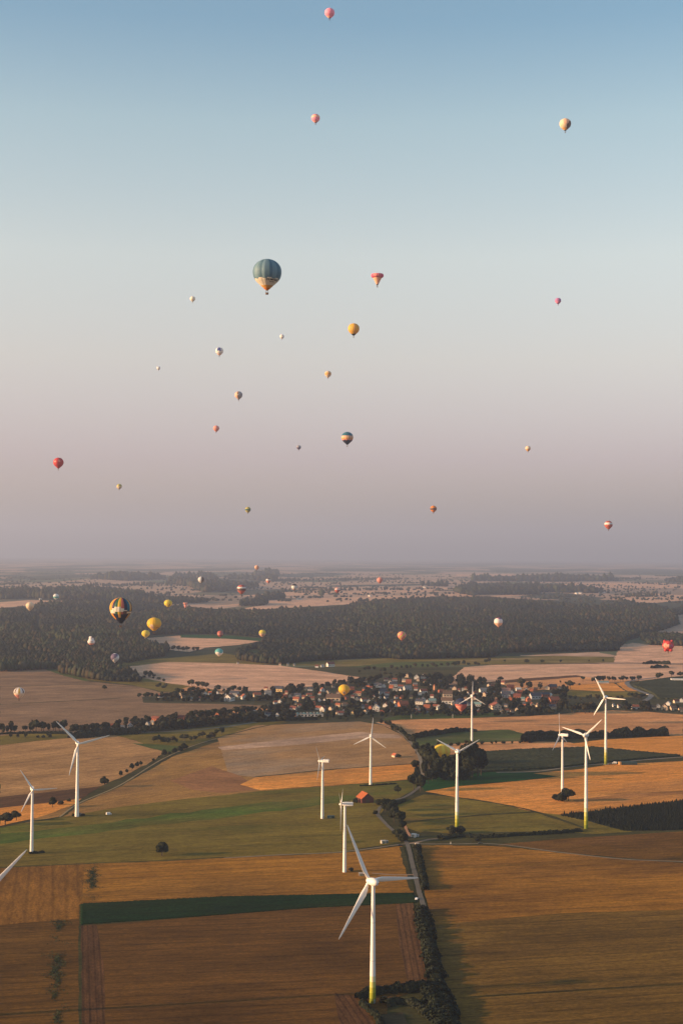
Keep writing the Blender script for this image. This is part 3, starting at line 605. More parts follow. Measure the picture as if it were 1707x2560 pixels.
hedge([(180,1846),(240,1840),(300,1836),(345,1834)], 16, 6, 80, 'broad dark hedge in front of the white houses on the left', size=.9)
hedge([(0,1836),(90,1834),(180,1836)], 5, 2.5, 40, 'low hedge under the row of trees on the left', size=.8)
hedge([(970,1810),(1000,1826),(1024,1850)], 4, 3, 40, 'hedge along the lane leading down from the village', size=.7)
hedge([(1010,2002),(1000,2008),(970,2018)], 3, 2, 40, 'low hedge by the bend of the farm road', size=.5)

def weeds(px, width, n, label):
    L_ = smooth_line(px, 6); k = RNG.random(n) * (len(L_) - 1); i0 = k.astype(int); P = np.array([p[:] for p in L_])
    c = P[i0] + (P[i0 + 1] - P[i0]) * (k - i0)[:, None]; c[:, 0] += RNG.normal(0, width / 2.6, n) * (.6 + .5 * np.sin(k * 3.1)) + np.sin(k * 1.7) * width * .12; c[:, 1] += RNG.normal(0, 2.0, n)
    clump = np.sin(c[:, 0] * .31 + 2) + np.sin(c[:, 1] * .17) + np.sin(c[:, 1] * .06 + c[:, 0] * .1)
    c = c[clump + RNG.normal(0, .9, n) > 0]; c[:, 2] = RNG.uniform(.18, .4, len(c)) + .25
    nr = unit(len(c)) * .5 + np.array([0, 0, 1.0]); nr /= np.linalg.norm(nr, axis=1)[:, None]
    return tag(mesh_obj('weeds', leaf_quads(c, nr, .34, 'weeds', WEED)), label, 'weeds', kind='stuff')
WEED = leafmat('weed_leaves', [(.035, .042, .012), (.045, .05, .014)])
weeds([(233, 2162), (230, 2200), (228, 2254)], 9, 2200, 'green weeds growing in a strip at the left end of the brown field')
weeds([(146, 2302), (142, 2380), (140, 2460), (136, 2600)], 9, 4200, 'green weeds in a strip down the bottom left field')

# woodland masses
def inside(P, poly):
    x, y = P[:, 0], P[:, 1]; r = np.zeros(len(P), bool); n = len(poly); j = n - 1
    for i in range(n):
        xi, yi = poly[i]; xj, yj = poly[j]
        c = ((yi > y) != (yj > y)) & (x < (xj - xi) * (y - yi) / (yj - yi + 1e-12) + xi); r ^= c; j = i
    return r
_bm = bmesh.new(); bmesh.ops.create_icosphere(_bm, subdivisions=1, radius=1.0)
ICO_V = np.array([v.co[:] for v in _bm.verts]); ICO_F = np.array([[v.index for v in f.verts] for f in _bm.faces]); _bm.free()
_bm = bmesh.new(); bmesh.ops.create_icosphere(_bm, subdivisions=2, radius=1.0)
ICO2_V = np.array([v.co[:] for v in _bm.verts]); ICO2_F = np.array([[v.index for v in f.verts] for f in _bm.faces]); _bm.free()
WCOL = np.array([(.017, .023, .010), (.022, .028, .012), (.030, .026, .012), (.034, .025, .012), (.013, .019, .010), (.026, .032, .013)])
def woodland(name, polys, holes, spacing, size, label, hi=False, keep=1.0):
    """trees standing so close that they read as one mass"""
    P = []
    hw = [[tuple(G(*p)[:2]) for p in h] for h in holes]
    for poly in polys:
        if name == 'forest': poly = [(a, b + 7 if b < 1560 else b) for a, b in poly]
        if name == 'distant_woods':
            mv = sum(b for a, b in poly) / len(poly); poly = [(a, b + 3.5 if b < mv else b) for a, b in poly]
        W = np.array([tuple(G(*p)[:2]) for p in poly]); x0, y0 = W.min(0); x1, y1 = W.max(0)
        y = y0
        while y < y1:
            sp_ = spacing(y); k = int((x1 - x0) / sp_) + 1
            row = np.stack([x0 + (np.arange(k) + RNG.uniform(-.45, .45, k)) * sp_, y + RNG.uniform(-.45, .45, k) * sp_], 1)
            P.append(row[inside(row, W)]); y += sp_ * .9
    P = np.concatenate(P)
    for h in hw: P = P[~inside(P, h)]
    P = P[RNG.random(len(P)) < keep]
    if name == 'distant_woods':
        q = np.sin(P[:, 0] * .0037 + 1.9 * np.sin(P[:, 1] * .0011)) + np.sin(P[:, 1] * .0021 + 1.5 * np.sin(P[:, 0] * .0013 + 1)) + .6 * np.sin(P[:, 0] * .009 + P[:, 1] * .004); P = P[q > .05]
    if name == 'forest':
        a = P[:, 0] * .95 + P[:, 1] * .30; b = P[:, 1] * .9 - P[:, 0] * .4; P = P[(np.abs((a + 60 * np.sin(b * .002)) % 940 - 470) > 11) & (np.abs(b % 1250 - 600) > 16)]
    n = len(P); s = np.array([size(y) for y in P[:, 1]]) * RNG.uniform(.75, 1.25, n)
    V0, F0 = (ICO2_V, ICO2_F) if hi else (ICO_V, ICO_F); nv = len(V0)
    hgt = s * RNG.uniform(1.1, 1.6, n)
    V = V0[None] * (1 + RNG.normal(0, .13 if not hi else .1, (n, nv, 1)))
    V = V * np.stack([s, s, hgt], 1)[:, None]
    V[:, :, 2] += hgt[:, None] * .9; V[:, :, 2] = np.maximum(V[:, :, 2], .3)
    V[:, :, :2] += P[:, None]
    Fc = (F0[None] + (np.arange(n) * nv)[:, None, None]).reshape(-1, 3)
    def lowf(f, a, b): return np.sin(P[:, 0] * f + a + 1.7 * np.sin(P[:, 1] * f * .7 + b)) * np.sin(P[:, 1] * f * .6 + b + 1.3 * np.sin(P[:, 0] * f * .8 + a))
    stand = np.sign(lowf(.0075, 1.0, 2.0)) * .16 + lowf(.004, 3.0, .5) * .22 + lowf(.017, .3, 1.1) * .12      # compartments of different kinds and ages
    ci = np.clip((RNG.random(n) * .6 + .2 + stand) * len(WCOL), 0, len(WCOL) - 1).astype(int)
    tone = np.clip(1 + 1.5 * stand, .45, 1.8)
    V[:, :, 2] *= (1 + .9 * stand)[:, None]
    col = np.repeat(WCOL[[4, 0, 1, 2, 3, 5]][ci] * (.8 * tone * RNG.uniform(.75, 1.3, n))[:, None], nv, 0)
    o = mesh_obj(name, np_mesh(name, V.reshape(-1, 3), Fc, [TINT], smooth=True, col=col))
    return tag(o, label, 'woodland', kind='stuff')
HOLES = [[(355,1590),(452,1585),(570,1586),(664,1596),(650,1606),(600,1613),(515,1621),(475,1632),(400,1624),(357,1616)], [(612,1640),(622,1626),(642,1622),(664,1640),(640,1646)],
         [(255,1550),(380,1526),(470,1521),(400,1533),(300,1555)], [(500,1520),(600,1512),(800,1500),(860,1516),(820,1528),(600,1530)], [(1330,1500),(1450,1503),(1520,1515),(1520,1521),(1440,1516),(1340,1509)],
         [(1533,1660),(1548,1616),(1580,1606),(1620,1611),(1620,1660)]]
woodland('forest', [[(0,1528),(120,1514),(210,1507),(300,1503),(420,1515),(520,1526),(600,1529),(820,1526),(880,1514),(1010,1502),(1100,1495),(1240,1499),(1340,1506),(1420,1515),(1520,1520),(1540,1506),(1600,1509),(1660,1520),(1682,1535),(1690,1556),(1660,1575),(1600,1590),(1560,1605),(1545,1627),(1400,1630),(1260,1633),(1230,1645),(1140,1646),(1000,1649),(950,1644),(800,1652),(760,1654),(700,1662),(640,1658),(595,1650),(590,1632),(650,1615),(680,1600),(580,1592),(450,1586),(440,1600),(356,1600),(356,1614),(420,1626),(410,1642),(300,1662),(270,1680),(240,1700),(190,1692),(150,1672),(0,1680)]],
         HOLES, lambda y: 7.5 + (y - 2800) * .0022, lambda y: 5.2 + (y - 2800) * .0011, 'the great dark forest across the middle distance')
woodland('woods', [[(1600,1596),(1640,1590),(1707,1592),(1707,1616),(1620,1613)], [(1680,1528),(1707,1520),(1707,1536),(1690,1538)], [(150,1684),(230,1672),(330,1690),(360,1706),(260,1704)]], [], lambda y: 9, lambda y: 5.5, 'smaller dark woods around the great forest')
woodland('distant_woods', [[(0,1476),(160,1470),(300,1478),(430,1488),(500,1494),(560,1490),(600,1494),(520,1506),(420,1512),(300,1502),(150,1500),(60,1496),(0,1500)], [(440,1440),(560,1444),(690,1434),(700,1440),(680,1462),(610,1474),(590,1488),(520,1486),(470,1466),(420,1456)],
         [(620,1492),(690,1488),(740,1484),(810,1487),(780,1494),(690,1500),(640,1502)], [(1130,1478),(1180,1463),(1300,1462),(1400,1470),(1500,1478),(1525,1490),(1520,1504),(1440,1500),(1340,1496),(1250,1492),(1180,1490)], [(900,1467),(1100,1461),(1140,1466),(1000,1471)], [(1520,1480),(1560,1477),(1610,1481),(1560,1484)], [(600,1508),(640,1504),(672,1506),(660,1514),(600,1516)], [(180,1450),(330,1440),(420,1444),(300,1454)],
         [(1150,1450),(1400,1446),(1560,1450),(1400,1455)], [(1660,1454),(1707,1450),(1707,1458)]],
         [], lambda y: 18 + (y - 6000) * .0030, lambda y: 10 + (y - 6000) * .0012, 'far dark woods fading into the haze below the horizon')
woodland('field_trees', [[(0,1488),(210,1492),(210,1500),(0,1496)], [(1340,1452),(1600,1446),(1600,1449),(1340,1455)], [(690,1452),(1000,1448),(1000,1450),(690,1454)], [(1560,1493),(1680,1486),(1680,1489),(1560,1496)], [(230,1464),(560,1458),(560,1461),(230,1467)],
         [(700,1478),(1000,1474),(1000,1476),(700,1480)]], [], lambda y: 30, lambda y: 8, 'rows of far field trees below the horizon', keep=.35)

def far_clumps():
    P = []; S = []
    for k in range(400):
        d = 7200 * math.exp(RNG.uniform(0, .9)); x = RNG.uniform(-.27, .27) * d; n = int(RNG.integers(3, 16)); ang = RNG.normal(.15, .35); ln = RNG.uniform(40, 700) * (d / 9000)
        tt = RNG.uniform(-.5, .5, n) * ln; w = RNG.uniform(6, 40)
        P.append(np.stack([x + tt * math.cos(ang) + RNG.normal(0, w, n), d + tt * math.sin(ang) + RNG.normal(0, w, n)], 1)); S.append(RNG.uniform(4.5, 8, n))
    P = np.concatenate(P); S = np.concatenate(S); n = len(P); nv = len(ICO_V)
    V = ICO_V[None] * (1 + RNG.normal(0, .13, (n, nv, 1))) * np.stack([S * 1.3, S * 1.3, S], 1)[:, None]; V[:, :, 2] += S[:, None] * .85; V[:, :, :2] += P[:, None]; V[:, :, 2] = np.maximum(V[:, :, 2], .3)
    col = np.repeat(WCOL[RNG.integers(0, 6, n)], nv, 0); Fc = (ICO_F[None] + (np.arange(n) * nv)[:, None, None]).reshape(-1, 3)
    tag(mesh_obj('distant_copses', np_mesh('distant_copses', V.reshape(-1, 3), Fc, [TINT], smooth=True, col=col)), 'countless small copses and hedges on the far plain', 'copses', kind='stuff')
far_clumps()
# conifer plantation on the right
def plantation():
    W = [tuple(G(*p)[:2]) for p in [(1398,2039),(1500,2027),(1720,2001),(1720,2074),(1640,2077),(1560,2077),(1468,2053)]]
    A = np.array(W); x0, y0 = A.min(0); x1, y1 = A.max(0); xs, ys = np.meshgrid(np.arange(x0, x1, 2.3), np.arange(y0, y1, 2.6))
    P = np.stack([xs.ravel(), ys.ravel()], 1) + RNG.uniform(-.6, .6, (xs.size, 2)); P = P[inside(P, A)]
    V = []; Fc = []; c = []; n = 7; b = 0
    for (x, y) in P:
        h = RNG.uniform(2.4, 3.6) * (1.5 if RNG.random() < .06 else 1); r = max(1.0, h * .34); g = WCOL[4] * RNG.uniform(.35, .7)
        for k in range(3):
            z0 = h * (.06 + .27 * k); z1 = h * (.55 + .225 * k); rr = r * (1 - .28 * k); a0 = RNG.uniform(0, 6)
            for i in range(n):
                q = a0 + 2 * math.pi * i / n; e = rr * RNG.uniform(.75, 1.2); V.append((x + e * math.cos(q), y + e * math.sin(q), z0 - RNG.uniform(0, .15)))
            V.append((x, y, z1))
            for i in range(n): Fc.append((b + i, b + (i + 1) % n, b + n))
            b += n + 1; c += [g] * (n + 1)
    return tag(mesh_obj('conifer_plantation', np_mesh('conifer_plantation', V, Fc, [TINT], col=np.array(c))), 'dense dark plantation of young conifers at the right edge', 'plantation', kind='stuff')
plantation()
# crops that stand above the ground
def slab(name, px, h, jit, cell, mat, label, cat='crop'):
    W = [tuple(G(*p)[:2]) for p in px]; A = np.array(W); x0, y0 = A.min(0) - cell; x1, y1 = A.max(0) + cell
    nx = int((x1 - x0) / cell) + 1; ny = int((y1 - y0) / cell) + 1
    X, Y = np.meshgrid(x0 + np.arange(nx + 1) * cell, y0 + np.arange(ny + 1) * cell, indexing='ij')
    cx = (X[:-1, :-1] + X[1:, 1:]) / 2; cy = (Y[:-1, :-1] + Y[1:, 1:]) / 2
    ins = inside(np.stack([cx.ravel(), cy.ravel()], 1), W).reshape(cx.shape)
    Xj = X + RNG.uniform(-.3, .3, X.shape) * cell; Yj = Y + RNG.uniform(-.3, .3, X.shape) * cell
    top = np.stack([Xj, Yj, h + RNG.uniform(-jit, jit, X.shape)], -1).reshape(-1, 3); bot = top.copy(); bot[:, 2] = 0.02
    N_ = len(top); ix = lambda i, j: i * (ny + 1) + j
    Fc = []
    for i, j in zip(*np.nonzero(ins)):
        Fc.append((ix(i, j), ix(i + 1, j), ix(i + 1, j + 1), ix(i, j + 1)))
        if not ins[i - 1, j]: Fc.append((ix(i, j), ix(i, j + 1), N_ + ix(i, j + 1), N_ + ix(i, j)))
        if not ins[i + 1, j]: Fc.append((ix(i + 1, j + 1), ix(i + 1, j), N_ + ix(i + 1, j), N_ + ix(i + 1, j + 1)))
        if not ins[i, j - 1]: Fc.append((ix(i + 1, j), ix(i, j), N_ + ix(i, j), N_ + ix(i + 1, j)))
        if not ins[i, j + 1]: Fc.append((ix(i, j + 1), ix(i + 1, j + 1), N_ + ix(i + 1, j + 1), N_ + ix(i, j + 1)))
    me = np_mesh(name, np.concatenate([top, bot]), Fc, [mat])
    return tag(mesh_obj(name, me), label, cat, kind='stuff')
slab('maize_crop', [(1190,1884),(1300,1876),(1482,1870),(1600,1882),(1700,1891),(1600,1899),(1480,1911),(1390,1921),(1205,1931),(1150,1938)], 2.3, .5, 2.0,
     field_mat(DARKG[0], (.042, .04, .02), (1190, 1900), (1600, 1890), patch=.35, name='maize'), 'dark standing maize field behind the right turbines')
slab('maize_crop', [(1584,1716),(1604,1705),(1680,1696),(1720,1694),(1720,1750),(1645,1748),(1634,1738),(1614,1728)], 2.3, .6, 3.0,
     field_mat(DARKG[0], (.042, .04, .02), (1584, 1716), (1707, 1716), patch=.35, name='maize'), 'dark standing maize field above the houses on the right')
slab('green_crop', [(203,2260),(560,2242),(1033,2233),(1042,2257),(900,2264),(780,2270),(520,2290),(203,2312)], .55, .16, .9,
     field_mat((.005, .027, .007), (.004, .017, .005), (203, 2285), (1030, 2245), patch=.35, tint=(.018, .028, .006), name='beet_crop'), 'long dark green crop strip across the foreground')

# ------------------------------------------------------------------ houses
ROOFC = {'o': ('orange', (.29, .09, .045)), 'r': ('dark red', (.20, .065, .045)), 'd': ('slate', (.055, .06, .08)), 'g': ('grey', (.22, .21, .20)), 'b': ('brown', (.15, .095, .065)), 't': ('teal', (.16, .26, .26)), 'w': ('pale', (.62, .60, .56)), 'p': ('pinkish', (.38, .2, .15))}
WALLC = {'w': ('white', (.66, .62, .57)), 'c': ('cream', (.60, .46, .33)), 'y': ('yellow', (.62, .45, .22)), 'k': ('brick', (.42, .14, .07)), 'g': ('grey', (.42, .42, .42))}
RM = {k: plain('roof_' + v[0].replace(' ', '_'), v[1], .8, .22, .8) for k, v in ROOFC.items()}
WM = {k: plain('wall_' + v[0], v[1], .9, .08, .6) for k, v in WALLC.items()}
GLASS = plain('window_glass', (.03, .035, .04), .2)
DOORM = plain('door_wood', (.10, .06, .04), .7)
def house_parts(hr, ov=.05):
    """unit house: x -.5..5 across the gable, y -.5..5 along the ridge, eave 1, ridge 1+hr"""
    w = MB().add([(-.5,-.5,0),(.5,-.5,0),(.5,.5,0),(-.5,.5,0),(-.5,-.5,1),(.5,-.5,1),(.5,.5,1),(-.5,.5,1),(0,-.5,1+hr),(0,.5,1+hr)],
                 [(0,1,5,8,4),(2,3,7,9,6),(1,2,6,5),(3,0,4,7),(4,8,9,7),(8,5,6,9)])
    r = MB()
    for s in (-1, 1):
        xe = s * (.5 + ov); ze = 1 - hr * ov / .5 + .02; zr = 1 + hr + .02; th = .06
        vs = [(xe,-.5-ov,ze),(0,-.5-ov,zr),(0,.5+ov,zr),(xe,.5+ov,ze),(xe,-.5-ov,ze+th),(0,-.5-ov,zr+th),(0,.5+ov,zr+th),(xe,.5+ov,ze+th)]
        fs = [(0,1,2,3),(4,7,6,5),(0,4,5,1),(3,2,6,7),(0,3,7,4)]
        r.add(vs, fs if s < 0 else [f[::-1] for f in fs])
    return w, r
_w, _r2 = house_parts(.75)
HW = {k: _w.mesh('wall', m) for k, m in WM.items()}
HR = {k: _r2.mesh('roof', m) for k, m in RM.items()}
CH = MB().box(.1, .22, .1, .2, 1.3, 1.95).mesh('chimney', plain('chimney_brick', (.28, .13, .09), .9))
WIN = MB().box(-.07, .07, -.013, .013, -.14, .14).mesh('window', GLASS)
DOOR = MB().box(-.07, .07, -.013, .013, 0, .55).mesh('door', DOORM)
HOUSES = []
def house(u, v, wpx, roof='o', wall='w', o='s', rot=None, big=False, label=None, name='house', eave=None, cat='house', depth=None, group=None, chim=True):
    p = G(u, v + wpx * .22); w = wpx * .9 * mpp(p)
    if o == 'g': sx, sy = w, w * random.uniform(1.0, 1.4); rz = R(random.uniform(-34, 22)) if rot is None else rot
    else: sx, sy = w * random.uniform(.55, .75), w; rz = R(90 + random.uniform(-28, 28)) if rot is None else rot
    if depth: sy = depth
    ev = eave or max(3.4, min(6.5, min(sx, sy) * .58))
    h = thing(name, p, rz, label, cat, group, (sx, sy, ev))
    wl = mesh_obj('wall', HW[wall], h); rf = mesh_obj('roof', HR[roof], h)
    if chim: mesh_obj('chimney', CH, rf)
    if big:
        for fx in (-.25, .25):
            for fz in (.35, .8): mesh_obj('window', WIN, wl, (fx, -.502, fz))
        mesh_obj('door', DOOR, wl, (0, -.502, 0))
        for fy in (-.3, 0, .3):
            for sgn in (-1, 1):
                q = mesh_obj('window', WIN, wl, (sgn * .502, fy, .55)); q.rotation_euler = (0, 0, R(90))
    HOUSES.append((u, v, wpx, roof, wall, h)); return h
HL = """403,1741,15,o,w,s 452,1738,6,b,c,g 458,1745,8,b,c,s 479,1750,8,g,c,s 500,1750,7,r,c,s 514,1736,9,d,w,g 507,1733,8,o,c,s 526,1735,10,o,w,s 544,1734,7,d,w,g 555,1735,12,b,c,s 565,1740,5,d,w,g 586,1735,24,d,g,s 574,1748,20,b,w,g 597,1743,8,o,c,s 610,1745,14,o,w,g 643,1738,20,o,c,s 670,1734,18,g,g,s 665,1723,10,r,c,s
369,1812,10,g,w,g 382,1810,8,g,c,s 390,1798,22,r,k,s 455,1795,20,r,k,s 550,1787,15,r,k,g 577,1786,6,g,w,g 624,1788,8,d,w,g 638,1783,10,g,g,s 664,1788,10,d,w,g 673,1789,9,d,g,s
226,1818,12,r,w,g 280,1817,12,o,c,s 306,1821,13,g,w,s 326,1816,15,b,g,g
698,1724,24,d,y,s 716,1734,8,r,c,s 711,1741,15,o,k,s 727,1742,9,b,c,g 744,1740,18,d,g,s 741,1750,18,o,c,s 689,1758,11,o,w,s 700,1755,10,g,w,g 764,1724,6,d,c,g 776,1724,14,d,g,s 773,1738,15,o,c,s 780,1747,13,o,c,s 799,1752,9,d,g,g 811,1753,6,r,w,g 819,1732,9,b,c,g 834,1744,38,b,c,s 845,1734,9,r,c,g
893,1734,22,o,c,s 894,1749,11,d,c,g 909,1750,16,o,w,s 934,1745,7,o,w,g 949,1748,7,g,w,s 845,1764,14,o,c,s 862,1762,15,b,c,s 733,1773,18,r,w,s 693,1789,10,g,w,g 796,1771,15,o,w,s 808,1775,14,r,w,g 827,1773,10,b,c,g 840,1783,10,r,c,g 852,1784,15,r,w,s 860,1781,9,d,w,g 881,1785,8,b,y,g 915,1781,11,b,c,g 940,1774,18,w,w,g
945,1714,20,d,w,s 955,1731,22,d,g,s 1017,1691,11,b,c,g 1041,1695,13,g,w,g 1058,1693,13,d,w,g 1044,1701,8,o,c,g 965,1700,12,r,c,s 974,1706,8,o,w,g 986,1700,13,o,w,s 1009,1703,10,g,c,s 1021,1705,15,o,k,s 983,1712,20,d,w,s 978,1718,12,o,k,s 1001,1717,14,o,w,s 988,1725,14,g,g,s 1001,1727,8,r,w,g 1018,1721,21,g,g,s 949,1717,9,d,w,s 959,1716,10,d,w,g
969,1735,15,o,w,s 965,1746,10,d,w,s 1004,1745,8,o,k,g 1027,1745,9,b,y,s 1058,1729,19,r,w,s 1049,1736,10,g,w,s 1102,1729,14,o,k,s 1118,1737,26,b,c,s 1116,1753,30,b,w,s 1133,1760,12,g,c,g 1049,1756,22,d,w,s 1058,1750,9,d,w,g 1067,1755,8,g,w,g 1080,1753,19,t,g,s 994,1757,19,o,c,s 1007,1764,26,o,k,s 989,1765,8,r,w,g 963,1765,12,o,w,g 943,1773,11,d,w,g 1044,1770,10,b,c,g 1067,1769,17,o,k,s 1088,1767,14,o,w,s 1097,1772,13,g,w,g 1146,1728,7,r,w,s
1208,1727,23,g,w,s 1210,1738,12,o,c,g 1187,1734,11,o,c,s 1193,1762,20,t,g,s 1227,1767,11,o,c,g 1256,1708,11,r,c,s 1275,1718,18,r,k,s 1263,1728,25,p,w,s 1279,1732,10,d,w,g 1295,1724,14,w,w,s 1298,1731,14,o,k,s 1264,1739,23,d,g,s 1274,1748,11,o,k,g 1292,1743,20,r,k,s 1306,1749,11,t,g,s 1320,1751,12,o,k,g 1337,1741,30,d,g,s 1368,1721,12,o,c,g 1381,1719,20,d,k,s 1397,1721,8,o,c,g 1361,1737,24,d,k,s 1372,1739,13,w,w,s 1383,1753,28,o,k,s 1329,1764,11,r,c,g 1343,1765,10,b,c,g
1546,1768,8,r,w,s 1533,1766,7,g,w,s 1632,1769,16,b,c,s 1644,1767,10,g,g,g 1660,1771,16,b,c,g 1669,1761,11,w,w,g 1681,1772,17,b,c,s 1702,1775,16,b,c,s 1689,1754,16,r,c,s 1702,1753,12,g,g,g
700,1662,6,b,c,s 720,1663,6,g,c,s 736,1664,5,g,c,s 792,1667,9,r,w,s 806,1666,9,g,w,s 595,1659,5,b,w,s"""
for tok in HL.split():
    a = tok.split(','); house(int(a[0]), int(a[1]), float(a[2]), a[3], a[4], a[5], big=float(a[2]) >= 14)
house(1381, 1768, 19, 'd', 'c', 's', big=True); house(1239, 1769, 22, 'r', 'c', 'g', big=True); house(1586, 1768, 20, 'o', 'w', 's', big=True); house(826, 1662, 20, 'r', 'w', 's', big=True)
_k = 0
while _k < 60:
    u = random.uniform(700, 1400); v = random.uniform(1704, 1786)
    if not inside(np.array([[u, v]]), [(700,1724),(780,1724),(960,1696),(1100,1698),(1240,1712),(1400,1732),(1390,1778),(1240,1784),(1000,1782),(760,1790),(700,1794)])[0]: continue
    if any(abs(u - h[0]) < (h[2] + 8) * .5 and abs(v - h[1]) < 9 for h in HOUSES) or (735 < u < 812 and v > 1768): continue
    house(u, v, random.uniform(6, 12), random.choice('brrddgo'), random.choice('cwcgkk'), random.choice('gss')); _k += 1
def cluster(u, v):
    if v < 1690 and u < 850: return 'at the small farm below the forest'
    if u < 345: return 'in the row behind the broad hedge on the left'
    if u < 690 and v < 1765: return 'in the far hamlet left of the village'
    if u < 685: return 'in the dark belt left of the village'
    if u > 1500: return 'in the group at the right edge'
    row = 'back' if v < 1722 else ('middle' if v < 1754 else 'front')
    side = 'left' if u < 880 else ('centre' if u < 1150 else 'right')
    return 'in the village %s, %s part' % (row, side)
CL = {}
for r_ in HOUSES: CL.setdefault((cluster(r_[0], r_[1]), r_[3], r_[4]), []).append(r_)
for (c, rf, wl), L_ in CL.items():
    L_.sort(key=lambda r: r[0])
    for i, r_ in enumerate(L_):
        s = '%s house with %s roof %s' % (WALLC[wl][0], ROOFC[rf][0], c)
        if len(L_) > 1: s += ', %s from left' % ordn(i + 1)
        if len(s.split()) > 15: s = s.replace(' with ', ', ').replace(' of the village', '')
        tag(r_[5], s, 'house', 'houses ' + c)
# brick tower house
tw = thing('tower', G(1086, 1731), R(20), 'tall narrow orange brick tower among the trees of the village', 'tower')
MB().box(-1.7, 1.7, -1.7, 1.7, 0, 12).build('wall', plain('tower_brick', (.62, .30, .16), .9, .1, .5), tw)
MB().add([(-2,-2,12.01),(2,-2,12.01),(2,2,12.01),(-2,2,12.01),(0,0,15)], [(0,1,4),(1,2,4),(2,3,4),(3,0,4),(3,2,1,0)]).build('roof', RM['o'], tw)
# long hall with saw-tooth roof bays
hp = G(774, 1791); hall = thing('hall', hp, R(4), 'long low hall with a grey-blue roof of many bays at the village front', 'hall')
MB().box(-20, 20, -5, 7, 0, 4.2).build('wall', plain('hall_wall', (.55, .52, .48), .9), hall)
MB().box(-23.5, -20.003, -5.2, 7.2, 0, 4.6).build('brick_gable', plain('hall_brick', (.50, .22, .11), .9, .15, .5), hall)
for k in range(8):
    x = -20 + k * 5
    MB().add([(x+.05,-5.4,4.21),(x+4.95,-5.4,4.21),(x+4.95,7.4,4.21),(x+.05,7.4,4.21),(x+1.6,-5.4,5.7),(x+1.6,7.4,5.7)], [(0,1,4),(1,2,5,4),(2,3,5),(3,0,4,5),(3,2,1,0)]).build('roof_bay', RM['g' if k % 2 else 't'], hall)
for k in range(7): MB().box(-17.5 + k * 5.2, -15 + k * 5.2, -5.06, -5.003, .8, 3.2).build('window', GLASS, hall)
# long white shed at the right edge
sh = thing('shed', G(1698, 1703), R(-4), 'long bright white shed at the right edge above the maize', 'shed')
MB().box(-17, 17, -5, 5, 0, 4).build('wall', WM['w'], sh)
MB().add([(-17.5,-5.5,4.01),(17.5,-5.5,4.01),(17.5,5.5,4.01),(-17.5,5.5,4.01),(-17.5,0,5.4),(17.5,0,5.4)], [(0,1,5,4),(2,3,4,5),(0,4,3),(1,2,5),(3,2,1,0)]).build('roof', RM['w'], sh)
ts = thing('shed', G(1507, 1708), R(2), 'low farm shed with a teal roof under the lane trees', 'shed')
MB().box(-10, 10, -4, 4, 0, 3).build('wall', WM['g'], ts)
MB().add([(-10.5,-4.5,3.01),(10.5,-4.5,3.01),(10.5,4.5,3.01),(-10.5,4.5,3.01),(-10.5,0,4.6),(10.5,0,4.6)], [(0,1,5,4),(2,3,4,5),(0,4,3),(1,2,5),(3,2,1,0)]).build('roof', RM['t'], ts)
# far hamlet specks
for i in range(26):
    u = random.uniform(85, 275); v = random.uniform(1484, 1500); p = G(u, v); 
    h = thing('house', p, R(random.uniform(-40, 100)), 'tiny pale house of the distant settlement at far left, %s in it' % ('one of those' if 0 else ('nearer the left end' if u < 180 else 'nearer the right end')), 'house', 'houses of the distant settlement', (12, 16, 5))
    mesh_obj('wall', HW['w'], h); mesh_obj('roof', HR[random.choice('oogw')], h)
for i, (u, v) in enumerate(((1440,1485),(1448,1484),(1500,1483),(1506,1482),(1225,1471),(1240,1470),(1050,1470),(1060,1469),(925,1491),(748,1499),(1170,1473),(1302,1482))):
    h = thing('house', G(u, v), R(random.uniform(-40, 100)), 'tiny pale house far off beyond the great forest', 'house', 'tiny houses beyond the forest', (16, 26, 6))
    mesh_obj('wall', HW['w'], h); mesh_obj('roof', HR[random.choice('ogw')], h)

# garden trees between the houses: hundreds, one mass
VP = [[(690,1720),(780,1722),(960,1692),(1100,1694),(1240,1710),(1420,1730),(1400,1784),(1240,1790),(1000,1790),(760,1800),(690,1804)], [(440,1738),(640,1728),(690,1730),(690,1752),(560,1756),(380,1756)], [(340,1806),(460,1794),(600,1780),(690,1770),(690,1800),(560,1812),(400,1830),(200,1842),(200,1830)], [(1520,1768),(1600,1764),(1707,1756),(1707,1784),(1540,1776)]]
gc = []; gn = []; gcol = []; placed = 0; tries = 0
while placed < 1200 and tries < 30000:
    tries += 1
    u = random.uniform(200, 1707); v = random.uniform(1694, 1842)
    if not any(inside(np.array([[u, v]]), q)[0] for q in VP): continue
    hp_ = random.uniform(8, 18)
    bad = False
    for (hu, hv, hw, _a, _b, _c) in HOUSES:
        bv = hv + hw * .22
        if abs(u - hu) < hw * .5 + 2.0 and -hw * .7 < v - bv < hp_ * .8 - 1: bad = True; break
    if bad or (738 < u < 810 and 1778 < v < 1806) or (1078 < u < 1094 and 1722 < v < 1742): continue
    p = G(u, v); h = hp_ * mpp(p); m = 46
    nl = 4; base = np.array([p.x, p.y, 0])
    for k in range(nl):
        d = unit(1)[0] * h * .2; r = h * RNG.uniform(.2, .32); dd = unit(m)
        gc.append(base + np.array([d[0], d[1], h * .6 + d[2]]) + dd * r * RNG.uniform(.85, 1.05, (m, 1))); gn.append(dd + unit(m) * .5)
        gcol.append(np.repeat(WCOL[RNG.integers(0, 6)][None] * RNG.uniform(.45, .95), m, 0))
    placed += 1
gc = np.concatenate(gc); gn = np.concatenate(gn); gn /= np.linalg.norm(gn, axis=1)[:, None]; gcol = np.concatenate(gcol)
gme = leaf_quads(gc, gn, .85, 'garden_trees', TINT)
